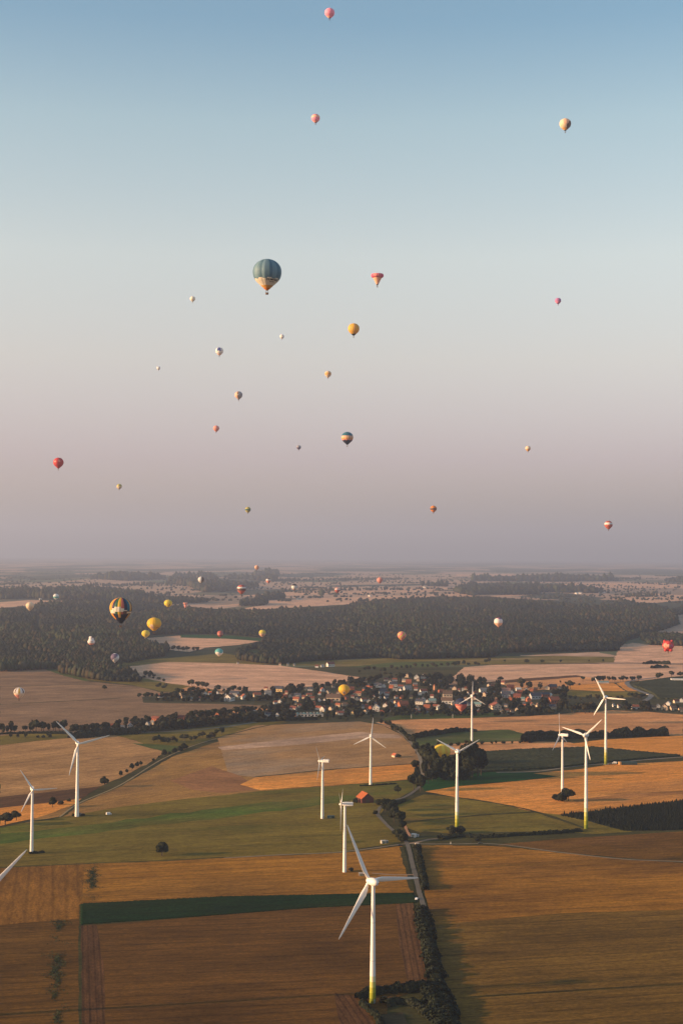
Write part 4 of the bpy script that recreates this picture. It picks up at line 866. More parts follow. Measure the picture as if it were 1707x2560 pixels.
ga = gme.color_attributes.new('tint', 'FLOAT_COLOR', 'POINT'); gq = np.ones((len(gc) * 4, 4), dtype=np.float32); gq[:, :3] = np.repeat(gcol * RNG.uniform(.7, 1.3, (len(gc), 1)), 4, 0); ga.data.foreach_set('color', gq.ravel())
tag(mesh_obj('garden_trees', gme), 'dark garden trees crowding between the village houses', 'garden trees', kind='stuff')

# red barn, huts, kiosks
def gable_house(name, u, v, w, d, ev, hr, rz, roofm, wallm, label, cat, doors=True):
    h = thing(name, G(u, v), rz, label, cat)
    MB().add([(-w/2,-d/2,0),(w/2,-d/2,0),(w/2,d/2,0),(-w/2,d/2,0),(-w/2,-d/2,ev),(w/2,-d/2,ev),(w/2,d/2,ev),(-w/2,d/2,ev),(0,-d/2,ev+hr),(0,d/2,ev+hr)], [(0,1,5,8,4),(2,3,7,9,6),(1,2,6,5),(3,0,4,7)]).build('wall', wallm, h)
    o = .4
    for s in (-1, 1):
        k = hr / (w / 2); xe = s * (w/2 + o); ze = ev - k * o + .05; zr = ev + hr + .05
        vs = [(xe,-d/2-o,ze),(0,-d/2-o,zr),(0,d/2+o,zr),(xe,d/2+o,ze),(xe,-d/2-o,ze+.2),(0,-d/2-o,zr+.2),(0,d/2+o,zr+.2),(xe,d/2+o,ze+.2)]
        fs = [(0,1,2,3),(4,7,6,5),(0,4,5,1),(3,2,6,7),(0,3,7,4)]
        MB().add(vs, fs if s < 0 else [f[::-1] for f in fs]).build('roof', roofm, h)
    if doors:
        MB().box(-w*.16, w*.16, -d/2-.08, -d/2-.01, 0, ev*.85).build('door', DOORM, h)
        MB().box(-w*.08, w*.08, -d/2-.06, -d/2-.01, ev*1.15, ev*1.15+.9).build('hatch', DOORM, h)
    return h
gable_house('barn', 912, 2005, 12.3, 15, 4.6, 5.0, R(20), plain('barn_tiles', (.36, .095, .03), .85, .25, .6), plain('barn_brick', (.12, .045, .035), .9, .25, .8), 'red brick barn with a bright orange tiled roof in the meadow', 'barn')
tree(889, 2007, 14, 'bush', 'dark bush at the left wall of the red barn', near=True)
tree(946, 2012, 16, 'bush', 'dark bush just right of the red barn', near=True)
gable_house('hut', 987, 1893, 5.5, 6.5, 2.6, 2.2, R(30), plain('hut_tiles', (.40, .12, .06), .85, .2, 1), WM['c'], 'small hut with a red roof in the tan field left of the lane', 'hut')
tree(997, 1894, 10, 'bush', 'bush against the right side of the small red-roofed hut', near=True)
def kiosk(u, v, w, d, h, rz, wallm, roofm, label, cat='kiosk', name='transformer_kiosk'):
    k = thing(name, G(u, v), rz, label, cat)
    MB().box(-w/2, w/2, -d/2, d/2, 0, h).build('wall', wallm, k)
    MB().box(-w/2-.15, w/2+.15, -d/2-.15, d/2+.15, h+.003, h+.22).build('roof', roofm, k)
    MB().box(-w*.28, w*.1, -d/2-.05, -d/2-.004, .1, h*.85).build('door', plain('kiosk_door', (.12,.16,.12), .6), k)
    MB().box(w*.2, w*.4, -d/2-.05, -d/2-.004, h*.4, h*.7).build('vent', GLASS, k)
    return k
CON = plain('kiosk_concrete', (.55, .45, .36), .9, .1, 1); ROOFG = plain('kiosk_roof', (.45, .42, .38), .9)
kiosk(958, 2109, 4.2, 2.8, 2.6, R(20), CON, ROOFG, 'beige transformer kiosk beside the farm track left of the crossing')
kiosk(966, 2108, 2.2, 2.4, 2.1, R(20), plain('kiosk_grey', (.3,.28,.26), .9), ROOFG, 'grey cabinet touching the beige kiosk left of the crossing', 'cabinet', 'cabinet')
kiosk(1042, 2117, 3.0, 2.6, 2.9, R(-30), CON, ROOFG, 'beige kiosk at the top of the roadside hedge by the crossing')
kiosk(904, 2190, 4.6, 2.6, 2.2, R(4), plain('kiosk_brown', (.30,.23,.17), .9, .1, 1), ROOFG, 'brownish kiosk by the foot of the boxy turbine in the middle')
kiosk(827, 2046, 6.5, 2.6, 2.4, R(6), plain('container_green', (.04,.08,.065), .6), plain('container_roof', (.05,.09,.075), .6), 'dark green container beside the foot of the left boxy turbine', 'container', 'container')
kiosk(1034, 2093, 4.0, 3.0, 2.8, R(-25), WM['w'], WM['w'], 'white hut with pale roof just above the crossing', 'hut', 'hut')
kiosk(1043, 2092, 2.0, 2.2, 1.8, R(-25), WM['g'], WM['g'], 'small grey cabinet right of the white hut above the crossing', 'cabinet', 'cabinet')
kiosk(201, 2040, 3.0, 2.4, 2.2, R(10), plain('kiosk_dark', (.06,.055,.05), .9), plain('kiosk_dark_roof', (.08,.07,.06), .9), 'dark cabinet at the foot of the tall left turbine', 'cabinet', 'cabinet')
hedge([(182,2041),(195,2040),(212,2039)], 3, 2, 40, 'patch of scrub round the foot of the tall left turbine', size=.4)
hedge([(74,2136),(90,2134),(112,2132)], 3, 1.6, 40, 'patch of scrub round the foot of the short left turbine', size=.35)
hedge([(900,1966),(940,1964),(990,1960)], 2, 1.2, 40, 'thin scrub line right of the small frontal turbine', size=.4)
# straw stack under a dark sheet
st = thing('straw_stack', G(1568, 1912), R(4), 'long straw stack under a dark green sheet beside the green-footed turbine', 'straw stack')
MB().box(-10.5, -8.2, -2.4, 2.4, 0, 3.6).build('straw_end', plain('straw', (.52, .30, .12), .95, .2, 2), st)
b = MB(); pr = [(-2.7,0),(-2.6,2.6),(-1.6,3.9),(0,4.4),(1.6,3.9),(2.6,2.6),(2.7,0)]
for x in (-8.197, -3, 3, 10.5): b.add([(x, y, z * (1 if x < 9 else .85)) for y, z in pr], [])
n = len(pr)
for k in range(3):
    for i in range(n - 1): b.f.append((k*n+i, k*n+i+1, (k+1)*n+i+1, (k+1)*n+i)[::-1])
b.f.append(tuple(range(3*n, 4*n))[::-1]); b.build('cover_sheet', plain('sheet_green', (.035, .06, .055), .5), st)
# posts
for u, v, h_, lb in ((1126, 2111, 2.2, 'white marker post on the straight track right of the crossing'), (1402, 2082, 2.0, 'white marker post in the verge left of the right turbine'), (1131, 1795, 6, 'slim white post at the front of the village green'), (1028, 1796, 6, 'slim white post left of the one on the village green'), (1397, 1798, 9, 'tall thin pale mast at the front of the village on the right')):
    k = thing('marker_post', G(u, v), 0, lb, 'post'); MB().tube((0,0,0), (0,0,h_), .28, .2, 8).build('shaft', WM['w'], k); MB().lathe([(.0,h_+.12),(.24,h_+.06),(.24,h_+.003)], 8).build('cap', WM['g'], k)
# vehicles
TYRE = plain('tyre', (.02,.02,.02), .8)
def car(u, v, rz, col, label, cat='car', van=False):
    k = thing('parked_van' if van else 'parked_car', G(u, v), rz, label, cat)
    paint = plain('paint_%02d%02d%02d' % tuple(int(c*99) for c in col), col, .35)
    if van: pr = [(-2.5,.35),(-2.5,2.2),(-2.3,2.35),(1.2,2.35),(1.9,1.3),(2.5,1.1),(2.55,.35)]
    else: pr = [(-2.15,.35),(-2.2,.85),(-1.9,1.0),(-1.5,1.42),(.4,1.45),(1.1,1.0),(2.0,.85),(2.15,.35)]
    w = .95 if van else .85; n = len(pr)
    b = MB(); b.add([(x,-w,z) for x,z in pr] + [(x,w,z) for x,z in pr], [tuple(range(n)), tuple(range(2*n-1,n-1,-1))] + [(i,n+i,n+(i+1)%n,(i+1)%n) for i in range(n)])
    body = b.build('body', paint, k)
    for s in (-1, 1):
        if van: MB().box(1.0,1.6, s*w-.01, s*w+.02*s if s>0 else s*w+.01, 1.35, 1.95).build('window', GLASS, body)
        else: MB().add([(-1.35,s*(w+.01),1.02),(-1.2,s*(w+.01),1.36),(.3,s*(w+.01),1.38),(.8,s*(w+.01),1.02)], [(0,1,2,3),(3,2,1,0)]).build('window', GLASS, body)
        for x in (-1.35, 1.35):
            MB().tube((x, s*(w-.12), .34), (x, s*(w+.04), .34), .34, .34, 12).build('wheel', TYRE, k)
    MB().add([(2.17 if not van else 2.57,-.7,.6),(2.17 if not van else 2.57,-.4,.6),(2.1 if not van else 2.5,-.4,.78),(2.1 if not van else 2.5,-.7,.78)], [(0,1,2,3)]).build('headlight', WM['w'], k)
    MB().add([(2.17 if not van else 2.57,.4,.6),(2.17 if not van else 2.57,.7,.6),(2.1 if not van else 2.5,.7,.78),(2.1 if not van else 2.5,.4,.78)], [(0,1,2,3)]).build('headlight', WM['w'], k)
    return k
car(1041, 2249, R(75), (.75,.75,.75), 'white car at the end of the green crop strip beside the farm road')
car(1000, 2115, R(12), (.02,.022,.025), 'dark car waiting on the track just left of the crossing')
car(1200, 2110, R(5), (.03,.035,.03), 'dark car parked on the straight track right of the crossing')
car(1535, 1909, R(170), (.7,.68,.65), 'pale van between the green-footed turbine and the straw stack', 'van', True)
car(273, 2037, R(30), (.78,.74,.70), 'white van in the meadow right of the tall left turbine', 'van', True)
car(1617, 1737, R(150), (.7,.6,.5), 'pale car on the bend of the road on the right')
car(1327, 1784, R(10), (.78,.76,.74), 'white car parked in front of the village trees on the right')
car(1334, 1783, R(-10), (.78,.76,.74), 'second white car, right of the other one before the village')

# ------------------------------------------------------------------ wind turbines
WHITE = plain('turbine_white', (.80, .77, .73), .45, .03, .2)
GREENS = [plain('turbine_green_%s' % n, c, .5) for n, c in (('dark', (.16, .18, .012)), ('deep', (.27, .28, .016)), ('mid', (.38, .37, .04)), ('light', (.52, .50, .14)), ('pale', (.68, .65, .40)))]
JOINT = plain('turbine_joint', (.50, .47, .44), .6)
VENT = plain('vent_red', (.30, .05, .03), .6)
FOUND = plain('foundation', (.38, .30, .24), .95, .15, .5)
def turbine(base, hub, yaw, phase, L, egg, green, label, ov=3.6, gpos=None):
    p = gpos or G(*base)
    t_ = thing('wind_turbine', p, -R(yaw), label, 'wind turbine', 'wind turbines')
    rb, rt = (1.75, .95) if egg else (1.5, .9)
    if L > 28 and not egg: rb = 1.9
    MB().lathe([(rb + 1.6, -.05), (rb + 1.6, .25), (0.01, .26)], 20).build('foundation', FOUND, t_)
    prof = []; idx = []; zt = hub - (1.4 if egg else 1.0); n = 24; zs = [0, .022, .044, .066, .088, .11] if green else [0]
    zs = [z * zt * 2.1 for z in zs]
    z = zs[-1]
    while z < zt - 1:
        z += zt / 12.; zs.append(min(z, zt))
    if zs[-1] < zt: zs.append(zt)
    for z in zs: prof.append((rb + (rt - rb) * (z / zt) ** .9, z))
    b = MB().lathe(prof, n)
    for k in range(len(prof) - 1): idx += [(k + 1 if green and k < 5 else 0)] * n
    b.build('tower', [WHITE] + GREENS, t_, True, idx)
    for fz in (.36, .68):
        rj = rb + (rt - rb) * fz ** .9 + .012; MB().lathe([(rj - .02, zt * fz - .14), (rj, zt * fz - .12), (rj, zt * fz + .12), (rj - .02, zt * fz + .14)], 24).build('section_joint', JOINT, t_)
    MB().box(-.45, .45, -rb - .06, -rb + .1, .4, 2.6).build('door', plain('turbine_door', (.25, .26, .25), .6), t_)
    if egg:
        pts = [(.02, -3.9), (.7, -3.8), (1.35, -3.3), (1.85, -2.2), (2.15, -.6), (2.2, .8), (2.05, 1.7), (1.95, ov - 1.5)]
        na = MB().lathe(pts, 22, 'Y').build('nacelle', WHITE, t_, True); na.location = (0, 0, hub)
        MB().lathe([(.02, -.06), (.38, -.05), (.42, .05)], 12, 'Y').build('vent', VENT, na).location = (.55, -3.78, -.25)
        hb_pts = [(1.95, -1.4), (2.0, -.6), (1.75, .4), (1.2, 1.4), (.5, 2.0), (.02, 2.15)]
    else:
        b = MB(); s = [(-6.2, 1.15, 1.2), (-5.9, 1.3, 1.35), (-1, 1.35, 1.45), (1.2, 1.25, 1.35), (ov - 1.0, .95, 1.0)]
        for y, w, h_ in s:
            b.v += [(-w, y, -h_ * .8), (-w * 1.0, y, h_ * .6), (-w * .75, y, h_), (w * .75, y, h_), (w, y, h_ * .6), (w, y, -h_ * .8)]
        for k in range(len(s) - 1):
            for i in range(6): b.f.append((k*6+i, k*6+(i+1) % 6, (k+1)*6+(i+1) % 6, (k+1)*6+i)[::-1])
        b.f.append((0, 1, 2, 3, 4, 5)); b.f.append((29, 28, 27, 26, 25, 24))
        na = b.build('nacelle', WHITE, t_); na.location = (0, 0, hub + .3)
        MB().box(-.5, .5, -6.28, -6.205, -.4, .5).build('vent', VENT, na)
        MB().tube((0, -5, 1.35), (0, -5, 2.5), .06, .05, 6).build('wind_vane', WHITE, na)
        hb_pts = [(.95, -1.0), (1.05, -.3), (1.0, .4), (.7, 1.1), (.3, 1.5), (.02, 1.6)]
    hb = MB().lathe(hb_pts, 20, 'Y').build('rotor_hub', WHITE, t_, True); hb.location = (0, ov, hub)
    c0 = L * (.095 if egg else .088); r0 = .045 * L * .55
    secs = [(.03, r0 * 1.0, 1.0, 0), (.07, r0, 1.0, 0), (.14, c0 * .38, .55, 22), (.22, c0 * .5, .30, 18), (.35, c0 * .44, .22, 13), (.5, c0 * .36, .19, 9), (.68, c0 * .27, .17, 6), (.85, c0 * .19, .15, 3), (.95, c0 * .13, .13, 2), (1.0, c0 * .04, .12, 1)]
    b = MB(); m = 12
    for f, ch, th, tw_ in secs:
        for i in range(m):
            a = 2 * math.pi * i / m; x = ch * math.cos(a) - (ch * .35 if th < .6 else 0); y = ch * th * math.sin(a); c_, s_ = math.cos(R(tw_ + 4)), math.sin(R(tw_ + 4))
            b.v.append((x * c_ - y * s_, x * s_ + y * c_ + f * f * L * .012, f * L))
    for k in range(len(secs) - 1):
        for i in range(m): b.f.append((k*m+i, k*m+(i+1) % m, (k+1)*m+(i+1) % m, (k+1)*m+i))
    b.f.append(tuple(range((len(secs)-1)*m, len(secs)*m)))
    bl = b.mesh('blade', WHITE, smooth=True)
    for k in range(3):
        q = mesh_obj('blade', bl, hb); q.rotation_euler = (0, R(phase + 120 * k), 0)
    return t_
turbine((931, 2508), 65.2, 324, 95, 35.1, True, True, 'large white turbine with green tower foot in the front, egg-shaped nacelle')
turbine((193, 2042), 67.2, 161, 44, 29.6, False, False, 'tall all-white turbine on the left beside the farm track', ov=4.2)
turbine((80, 2134), 51.6, 162, 32, 19.5, False, False, 'shorter all-white turbine at the far left of the meadow', ov=3.4)
turbine((805.6, 2047), 52.7, 286, 83, 18.4, False, False, 'white boxy turbine seen sideways, left of the red barn', ov=3.0)
turbine((861, 2181), 51.7, 275, 64, 20.8, False, False, 'white boxy turbine seen sideways, right behind the front turbine', ov=3.0)
turbine((926, 1964), 51.5, 179, 114, 19.9, False, False, 'small white turbine facing the camera above the red barn')
turbine((1141.5, 2073), 68.7, 176, 60, 22.0, True, True, 'white turbine with green foot in front of the grove')
turbine((1463.7, 2072.5), 83.2, 210, 74, 22.1, True, True, 'tall green-footed turbine beside the conifer plantation')
turbine((1404.7, 1988), 60.7, 300, 115, 23.5, False, False, 'white turbine rising out of the round thicket on the right', ov=3.0)
turbine((1513, 1911), 78.1, 210, 28, 25.8, True, True, 'green-footed turbine at the far right beside the straw stack')
turbine((1178.7, 1855.5), 59.5, 178, 119, 20.1, False, False, 'slender white turbine standing in front of the village houses')
_h = at(-48, 2240, 742)
turbine(None, _h.z, 172, 76, 33.0, True, True, 'turbine mostly outside the left edge, only one blade tip showing', gpos=Vector((_h.x, _h.y + 3.6, 0)))

# ------------------------------------------------------------------ hot-air balloons
FC = {'pink': (.84, .30, .44), 'rose': (.72, .13, .24), 'red': (.62, .06, .06), 'brick': (.50, .13, .10), 'salmon': (.80, .33, .26), 'cream': (.80, .64, .45), 'white': (.82, .79, .76), 'ivory': (.80, .74, .62), 'blue': (.17, .29, .36), 'teal': (.03, .16, .24), 'navy': (.02, .03, .075), 'blue_shaded': (.10, .20, .27),
      'yellow': (.80, .50, .035), 'lemon': (.80, .62, .06), 'orange': (.75, .24, .03), 'gold': (.75, .40, .10), 'black': (.02, .02, .025), 'grey': (.35, .35, .38), 'purple': (.45, .16, .38), 'green': (.03, .13, .06), 'olive': (.55, .48, .12), 'brown': (.14, .08, .06), 'aqua': (.12, .45, .45), 'royal': (.05, .08, .30), 'plum': (.16, .12, .20), 'peach': (.82, .50, .34), 'magenta': (.60, .07, .22)}
WICK = plain('basket_wicker', (.16, .085, .04), .9, .3, 4); RIM = plain('basket_leather', (.07, .04, .025), .7); STEEL = plain('burner_steel', (.30, .30, .30), .4, 0, 1, .6); ROPE = plain('rigging_wire', (.10, .09, .08), .7)
AL = R(46)
def envelope_profile(nr, shape='std'):
    """list of (radius, z) for unit radius from crown to mouth"""
    pr = []
    if shape == 'std':
        arc = (math.pi / 2 + AL); cone = (math.cos(AL) - .1) / math.sin(AL); tot = arc + cone
        for k in range(nr + 1):
            s = k / nr * tot
            if s <= arc:
                a = math.pi / 2 - s; z = math.sin(a); z = z * (.93 if z > 0 else 1); pr.append((max(.015, math.cos(a)), z))
            else:
                q = s - arc; pr.append((math.cos(AL) - q * math.sin(AL), -math.sin(AL) - q * math.cos(AL)))
    elif shape == 'squat':
        for k in range(nr + 1):
            f = k / nr
            if f < .62:
                a = math.pi / 2 - f / .62 * (math.pi / 2 + R(55)); pr.append((max(.015, math.cos(a)), math.sin(a) * .85))
            else:
                q = (f - .62) / .38; pr.append((math.cos(R(55)) * (1 - q) + .12 * q, -math.sin(R(55)) * .85 * (1 - q) - 1.12 * q))
    elif shape == 'brim':          # wide rounded brim on a cone
        key = [(0, .015, .55), (.10, .55, .56), (.20, .90, .50), (.27, 1.0, .34), (.34, .98, .12), (.40, .85, -.06), (.46, .70, -.10), (.6, .52, -.45), (.8, .28, -.95), (1, .1, -1.35)]
        for k in range(nr + 1):
            f = k / nr
            for (a, b) in zip(key, key[1:]):
                if f <= b[0] + 1e-9:
                    q = (f - a[0]) / (b[0] - a[0]); pr.append((a[1] + (b[1] - a[1]) * q, a[2] + (b[2] - a[2]) * q)); break
    elif shape == 'pear':
        key = [(0, .015, 1.35), (.12, .45, 1.28), (.25, .66, 1.0), (.38, .62, .62), (.5, .78, .3), (.62, 1.0, -.1), (.76, .9, -.6), (.9, .45, -1.0), (1, .12, -1.25)]
        for k in range(nr + 1):
            f = k / nr
            for (a, b) in zip(key, key[1:]):
                if f <= b[0] + 1e-9:
                    q = (f - a[0]) / (b[0] - a[0]); q = q * q * (3 - 2 * q); pr.append((a[1] + (b[1] - a[1]) * q, a[2] + (b[2] - a[2]) * q)); break
    elif shape == 'cup':
        key = [(0, .015, .9), (.2, .8, .88), (.32, 1.0, .78), (.45, .85, .45), (.62, .5, .05), (.8, .46, -.5), (.93, .5, -1.0), (1, .12, -1.3)]
        for k in range(nr + 1):
            f = k / nr
            for (a, b) in zip(key, key[1:]):
                if f <= b[0] + 1e-9:
                    q = (f - a[0]) / (b[0] - a[0]); pr.append((a[1] + (b[1] - a[1]) * q, a[2] + (b[2] - a[2]) * q)); break
    return pr
BALL = {}
def balloon(u, v, w, D, pat, label, skirt='black', shape='std', gores=16, extra=None, stretch=1.0):
    """pat(theta degrees from the camera side, h 0 crown .. 1 mouth) -> colour name"""
    depth = F * D / w; big = w >= 17
    Rr = D / 2; zc = {'std': -.19, 'squat': -.14, 'brim': -.4, 'pear': .05, 'cup': -.2}[shape]
    c = at(u, v, depth); c.z -= zc * Rr
    root_z = c.z + stretch * {'std': -1.31, 'squat': -1.12, 'brim': -1.35, 'pear': -1.25, 'cup': -1.3}[shape] * Rr - .30 * Rr
    face = math.atan2(c.x, c.y)
    t_ = thing('hot_air_balloon', (c.x, c.y, root_z), -face, label, 'balloon', 'hot-air balloons in the air')
    dz = c.z - root_z
    nr = 44 if w > 45 else (34 if w > 25 else (24 if big else 16)); ns = gores * (4 if w > 25 else (3 if big else 2))
    pr = [(r, z * stretch if z < 0 else z) for r, z in envelope_profile(nr, shape)]; V = []; cols = []; ci = {}
    cut = .93
    for k, (r, z) in enumerate(pr):
        for i in range(ns):
            th = 2 * math.pi * i / ns - math.pi; g = (i % (ns // gores)) / (ns // gores)
            bulge = 1 + (.040 * math.sin(math.pi * g) if r > .2 else 0)
            V.append((math.sin(th) * r * Rr * bulge, -math.cos(th) * r * Rr * bulge, z * Rr + dz))
    Fc = []; Fs = []; mi = []
    for k in range(nr):
        for i in range(ns):
            q = (k*ns+i, (k+1)*ns+i, (k+1)*ns+(i+1) % ns, k*ns+(i+1) % ns)
            h_ = (k + .5) / nr
            if h_ > cut: Fs.append(q); continue
            th = 360.0 * (i + .5) / ns - 180
            cn = pat(th, h_); cols.append(cn)
            if cn not in ci: ci[cn] = len(ci)
            Fc.append(q); mi.append(ci[cn])
    env = mesh_obj('envelope', pyd('envelope', V, Fc, [fabric('nylon_' + k, FC[k]) for k in ci], mi, True), t_)
    ids = sorted({i for q in Fs for i in q}); mp_ = {a: b for b, a in enumerate(ids)}
    mesh_obj('skirt', pyd('skirt', [V[i] for i in ids], [tuple(mp_[i] for i in q) for q in Fs], [fabric('nylon_' + skirt, FC[skirt])], None, True), t_)
    s = max(1.0, Rr / 9.0)
    bw, bh = .95 * s, 1.15 * s
    mz = pr[-1][1] * Rr + dz
    b = MB()
    prof = [(.80, 0), (.94, .08), (1.0, .5), (1.0, .98), (1.06, 1.0), (1.06, 1.06), (.92, 1.06), (.90, .1)]
    for f, z in prof:
        for (x, y) in ((-1, -.6), (-.6, -1), (.6, -1), (1, -.6), (1, .6), (.6, 1), (-.6, 1), (-1, .6)): b.v.append((x * bw * f, y * bw * .8 * f, z * bh))
    for k in range(len(prof) - 1):
        for i in range(8): b.f.append((k*8+i, k*8+(i+1) % 8, (k+1)*8+(i+1) % 8, (k+1)*8+i))
    b.f.append(tuple(range(7, -1, -1))); b.f.append(tuple(range(56, 64)))
    bk = b.build('basket', [WICK, RIM], t_, idx=[1 if 3 * 8 <= j < 6 * 8 else 0 for j in range(58)])
    if w >= 13:
        fr = MB().box(-bw*.7, bw*.7, -bw*.5, bw*.5, bh*2.0, bh*2.08)
        for sx in (-.3, .3): fr.tube((sx*bw, 0, bh*2.08), (sx*bw, 0, bh*2.45), .16*s, .2*s, 8)
        fr.build('burner', STEEL, t_)
        rg = MB()
        for sx in (-1, 1):
            for sy in (-1, 1):
                rg.tube((sx*bw*.95, sy*bw*.75, bh*1.05), (sx*bw*.7, sy*bw*.5, bh*2.0), .05*s, .05*s, 5)
                rg.tube((sx*bw*.7, sy*bw*.5, bh*2.0), (sx*pr[-1][0]*Rr*.68, sy*pr[-1][0]*Rr*.68, mz), .045*s, .045*s, 5)
        rg.build('rigging', ROPE, t_)
    if extra: extra(t_, Rr, dz, pr, env)
    return t_
def solid(c): return lambda th, h: c
def bands(*bs):                     # (until h, colour)
    def f(th, h):
        for lim, c in bs:
            if h <= lim: return c
        return bs[-1][1]
    return f
def badge(base, spots, low=None):
    """spots: (theta, h, radius, colour), h stretched so that spots are round"""
    def f(th, h):
        for (a, b_, r, c) in spots:
            if ((th - a) / 100.) ** 2 + ((h - b_) / .62) ** 2 < r * r: return c
        if low and h > low[0]: return low[1]
        return base
    return f
def stripes(seq, n=16):
    def f(th, h): return seq[int((th + 180) / 360. * n) % len(seq)]
    return f
def lettering(text, mid_deg, h_mid, height, colour, part):
    """letters laid on the curve of the envelope"""
    def f(t_, Rr, dz, pr, env):
        cu = bpy.data.curves.new('lettering', 'FONT'); cu.body = text; cu.size = 1.0; cu.align_x = 'CENTER'; cu.resolution_u = 2
        try: cu.offset = 0.03
        except Exception: pass
        tmp = bpy.data.objects.new('lettering', cu); COL.objects.link(tmp)
        dg = bpy.context.evaluated_depsgraph_get(); me = bpy.data.meshes.new_from_object(tmp.evaluated_get(dg))
        bpy.data.objects.remove(tmp)
        bm = bmesh.new(); bm.from_mesh(me); bmesh.ops.triangulate(bm, faces=bm.faces[:]); bmesh.ops.subdivide_edges(bm, edges=bm.edges[:], cuts=1)
        nr = len(pr) - 1
        def rz_at(h):
            k = min(nr - 1, max(0, int(h * nr))); q = h * nr - k
            return pr[k][0] + (pr[k+1][0] - pr[k][0]) * q, pr[k][1] + (pr[k+1][1] - pr[k][1]) * q
        arcl = Rr * (math.pi / 2 + AL + (math.cos(AL) - .1) / math.sin(AL)); r0, _z = rz_at(h_mid)
        for v_ in bm.verts:
            x, y = v_.co.x * height, (v_.co.y - .35) * height
            hh = h_mid - y / arcl; r, z = rz_at(hh); th = R(mid_deg) + x / (r0 * Rr)
            rr = r * Rr * 1.045 + .06
            v_.co = Vector((math.sin(th) * rr, -math.cos(th) * rr, z * Rr + dz))
        bm.to_mesh(me); bm.free(); me.materials.clear(); me.materials.append(fabric('nylon_' + colour, FC[colour])); me.name = part
        mesh_obj(part, me, env)
    return f
def multi(*fs):
    def f(*a):
        for g in fs: g(*a)
    return f

# -- against the sky
def p_big(th, h):
    edge = .655 + (.03 if (int((th + 180) / 22.5) % 2) else 0)
    if h < edge: return 'blue' if int((th + 180) / 22.5) % 2 else 'blue_shaded'  # alternate gores darker: stripes of light and shade painted into the nylon colour
    return 'ivory' if h < .87 else 'gold'
balloon(668, 687, 70, 20, p_big, 'largest balloon, grey-blue above with a cream lower part and dark lettering', 'orange', extra=multi(lettering('FILMPARK', 33, .715, 2.15, 'black', 'lettering'), lettering('BABELSBERG', 33, .772, .75, 'black', 'lettering')))
balloon(824, 34, 24, 17, lambda th, h: 'pink' if h < .78 else ('peach' if th < 5 else 'pink'), 'pink balloon at the very top of the sky', 'plum')
balloon(789, 297, 21, 17, bands((.28, 'rose'), (.52, 'peach'), (.76, 'pink'), (1, 'salmon')), 'pink balloon with a pale band below the topmost one', 'plum')
balloon(1412, 312, 28, 18, badge('cream', [(8, .42, .30, 'peach'), (62, .62, .45, 'brown')], (.80, 'gold')), 'cream balloon with a pinkish badge high on the right', 'navy')
def p_brim(th, h):
    if h > .9: return 'black'
    if h > .46: return 'peach'
    return 'salmon' if (abs(th) < 34 and .2 < h < .4 and int((th + 60) / 9) % 2) else 'rose'
balloon(943, 699, 31, 18, p_brim, 'pink balloon shaped like a mushroom with a wide rounded brim', 'black', 'brim')
balloon(482, 748, 13, 17, solid('ivory'), 'faint ivory balloon left of the largest balloon', 'ivory')
balloon(1394, 753, 15, 16, bands((.6, 'purple'), (.75, 'pink'), (1, 'purple')), 'small purple balloon on the right half of the sky', 'purple')
balloon(884, 824, 28, 17, lambda th, h: 'black' if h > .86 else ('yellow' if int((th + 180) / 22.5) % 2 else 'gold'), 'golden yellow balloon with a black mouth below the mushroom one', 'black')
balloon(705, 842, 11, 16, solid('white'), 'faint white balloon under the largest balloon', 'grey')
balloon(549, 879, 19, 17, badge('white', [(-12, .30, .34, 'royal'), (-30, .5, .1, 'royal'), (12, .5, .1, 'royal')], (.78, 'peach')), 'white balloon with a dark blue cap shape', 'grey')
balloon(397, 921, 9, 15, solid('white'), 'faintest tiny white balloon at left in the sky', 'white')
balloon(820, 936, 16, 16, bands((.35, 'cream'), (.6, 'gold'), (1, 'cream')), 'small cream and tan balloon below the golden yellow one', 'brown')
balloon(597, 989, 19, 17, lambda th, h: 'brown' if (h < .14 and int((th + 180) / 45) % 2) or (-22 < th < 0 and h < .8 and int(h * 9) % 4) else 'peach' if th < -20 else 'grey', 'pale balloon with a dark broken stripe down its front', 'brown')
balloon(541, 1072, 15, 16, solid('salmon'), 'small salmon balloon below the pale striped one', 'brown')
balloon(747, 1119, 11, 15, bands((.5, 'grey'), (1, 'plum')), 'tiny grey balloon left of the teal banded one', 'plum')
balloon(868, 1096, 29, 18, lambda th, h: 'teal' if h < .40 else ('peach' if h < .52 else ('gold' if h < .58 else ('salmon' if h < .66 + .03 * (int((th + 180) / 22.5) % 2) else 'navy'))), 'teal balloon with orange and pink bands and a navy cone', 'navy')
balloon(1319, 1122, 13, 16, bands((.6, 'cream'), (1, 'gold')), 'tiny cream balloon low in the sky on the right', 'brown')
balloon(147, 1158, 25, 17, badge('red', [(10, .42, .13, 'salmon'), (-40, .45, .1, 'salmon')]), 'bright red balloon on the left side of the sky', 'brick')
balloon(299, 1217, 13, 16, bands((.5, 'olive'), (1, 'cream')), 'tiny olive yellow balloon right of the red one', 'brown')
balloon(620, 1275, 14, 16, bands((.45, 'olive'), (.6, 'green'), (1, 'olive')), 'tiny olive balloon with a green band above the horizon', 'brown')
balloon(1083, 1273, 16, 16, bands((.45, 'orange'), (.6, 'brown'), (1, 'orange')), 'small orange balloon with a brown band above the horizon', 'brown')
balloon(1520, 1313, 20, 17, bands((.35, 'brick'), (.52, 'white'), (1, 'brick')), 'brick red balloon with a white band at right above the horizon', 'brown')
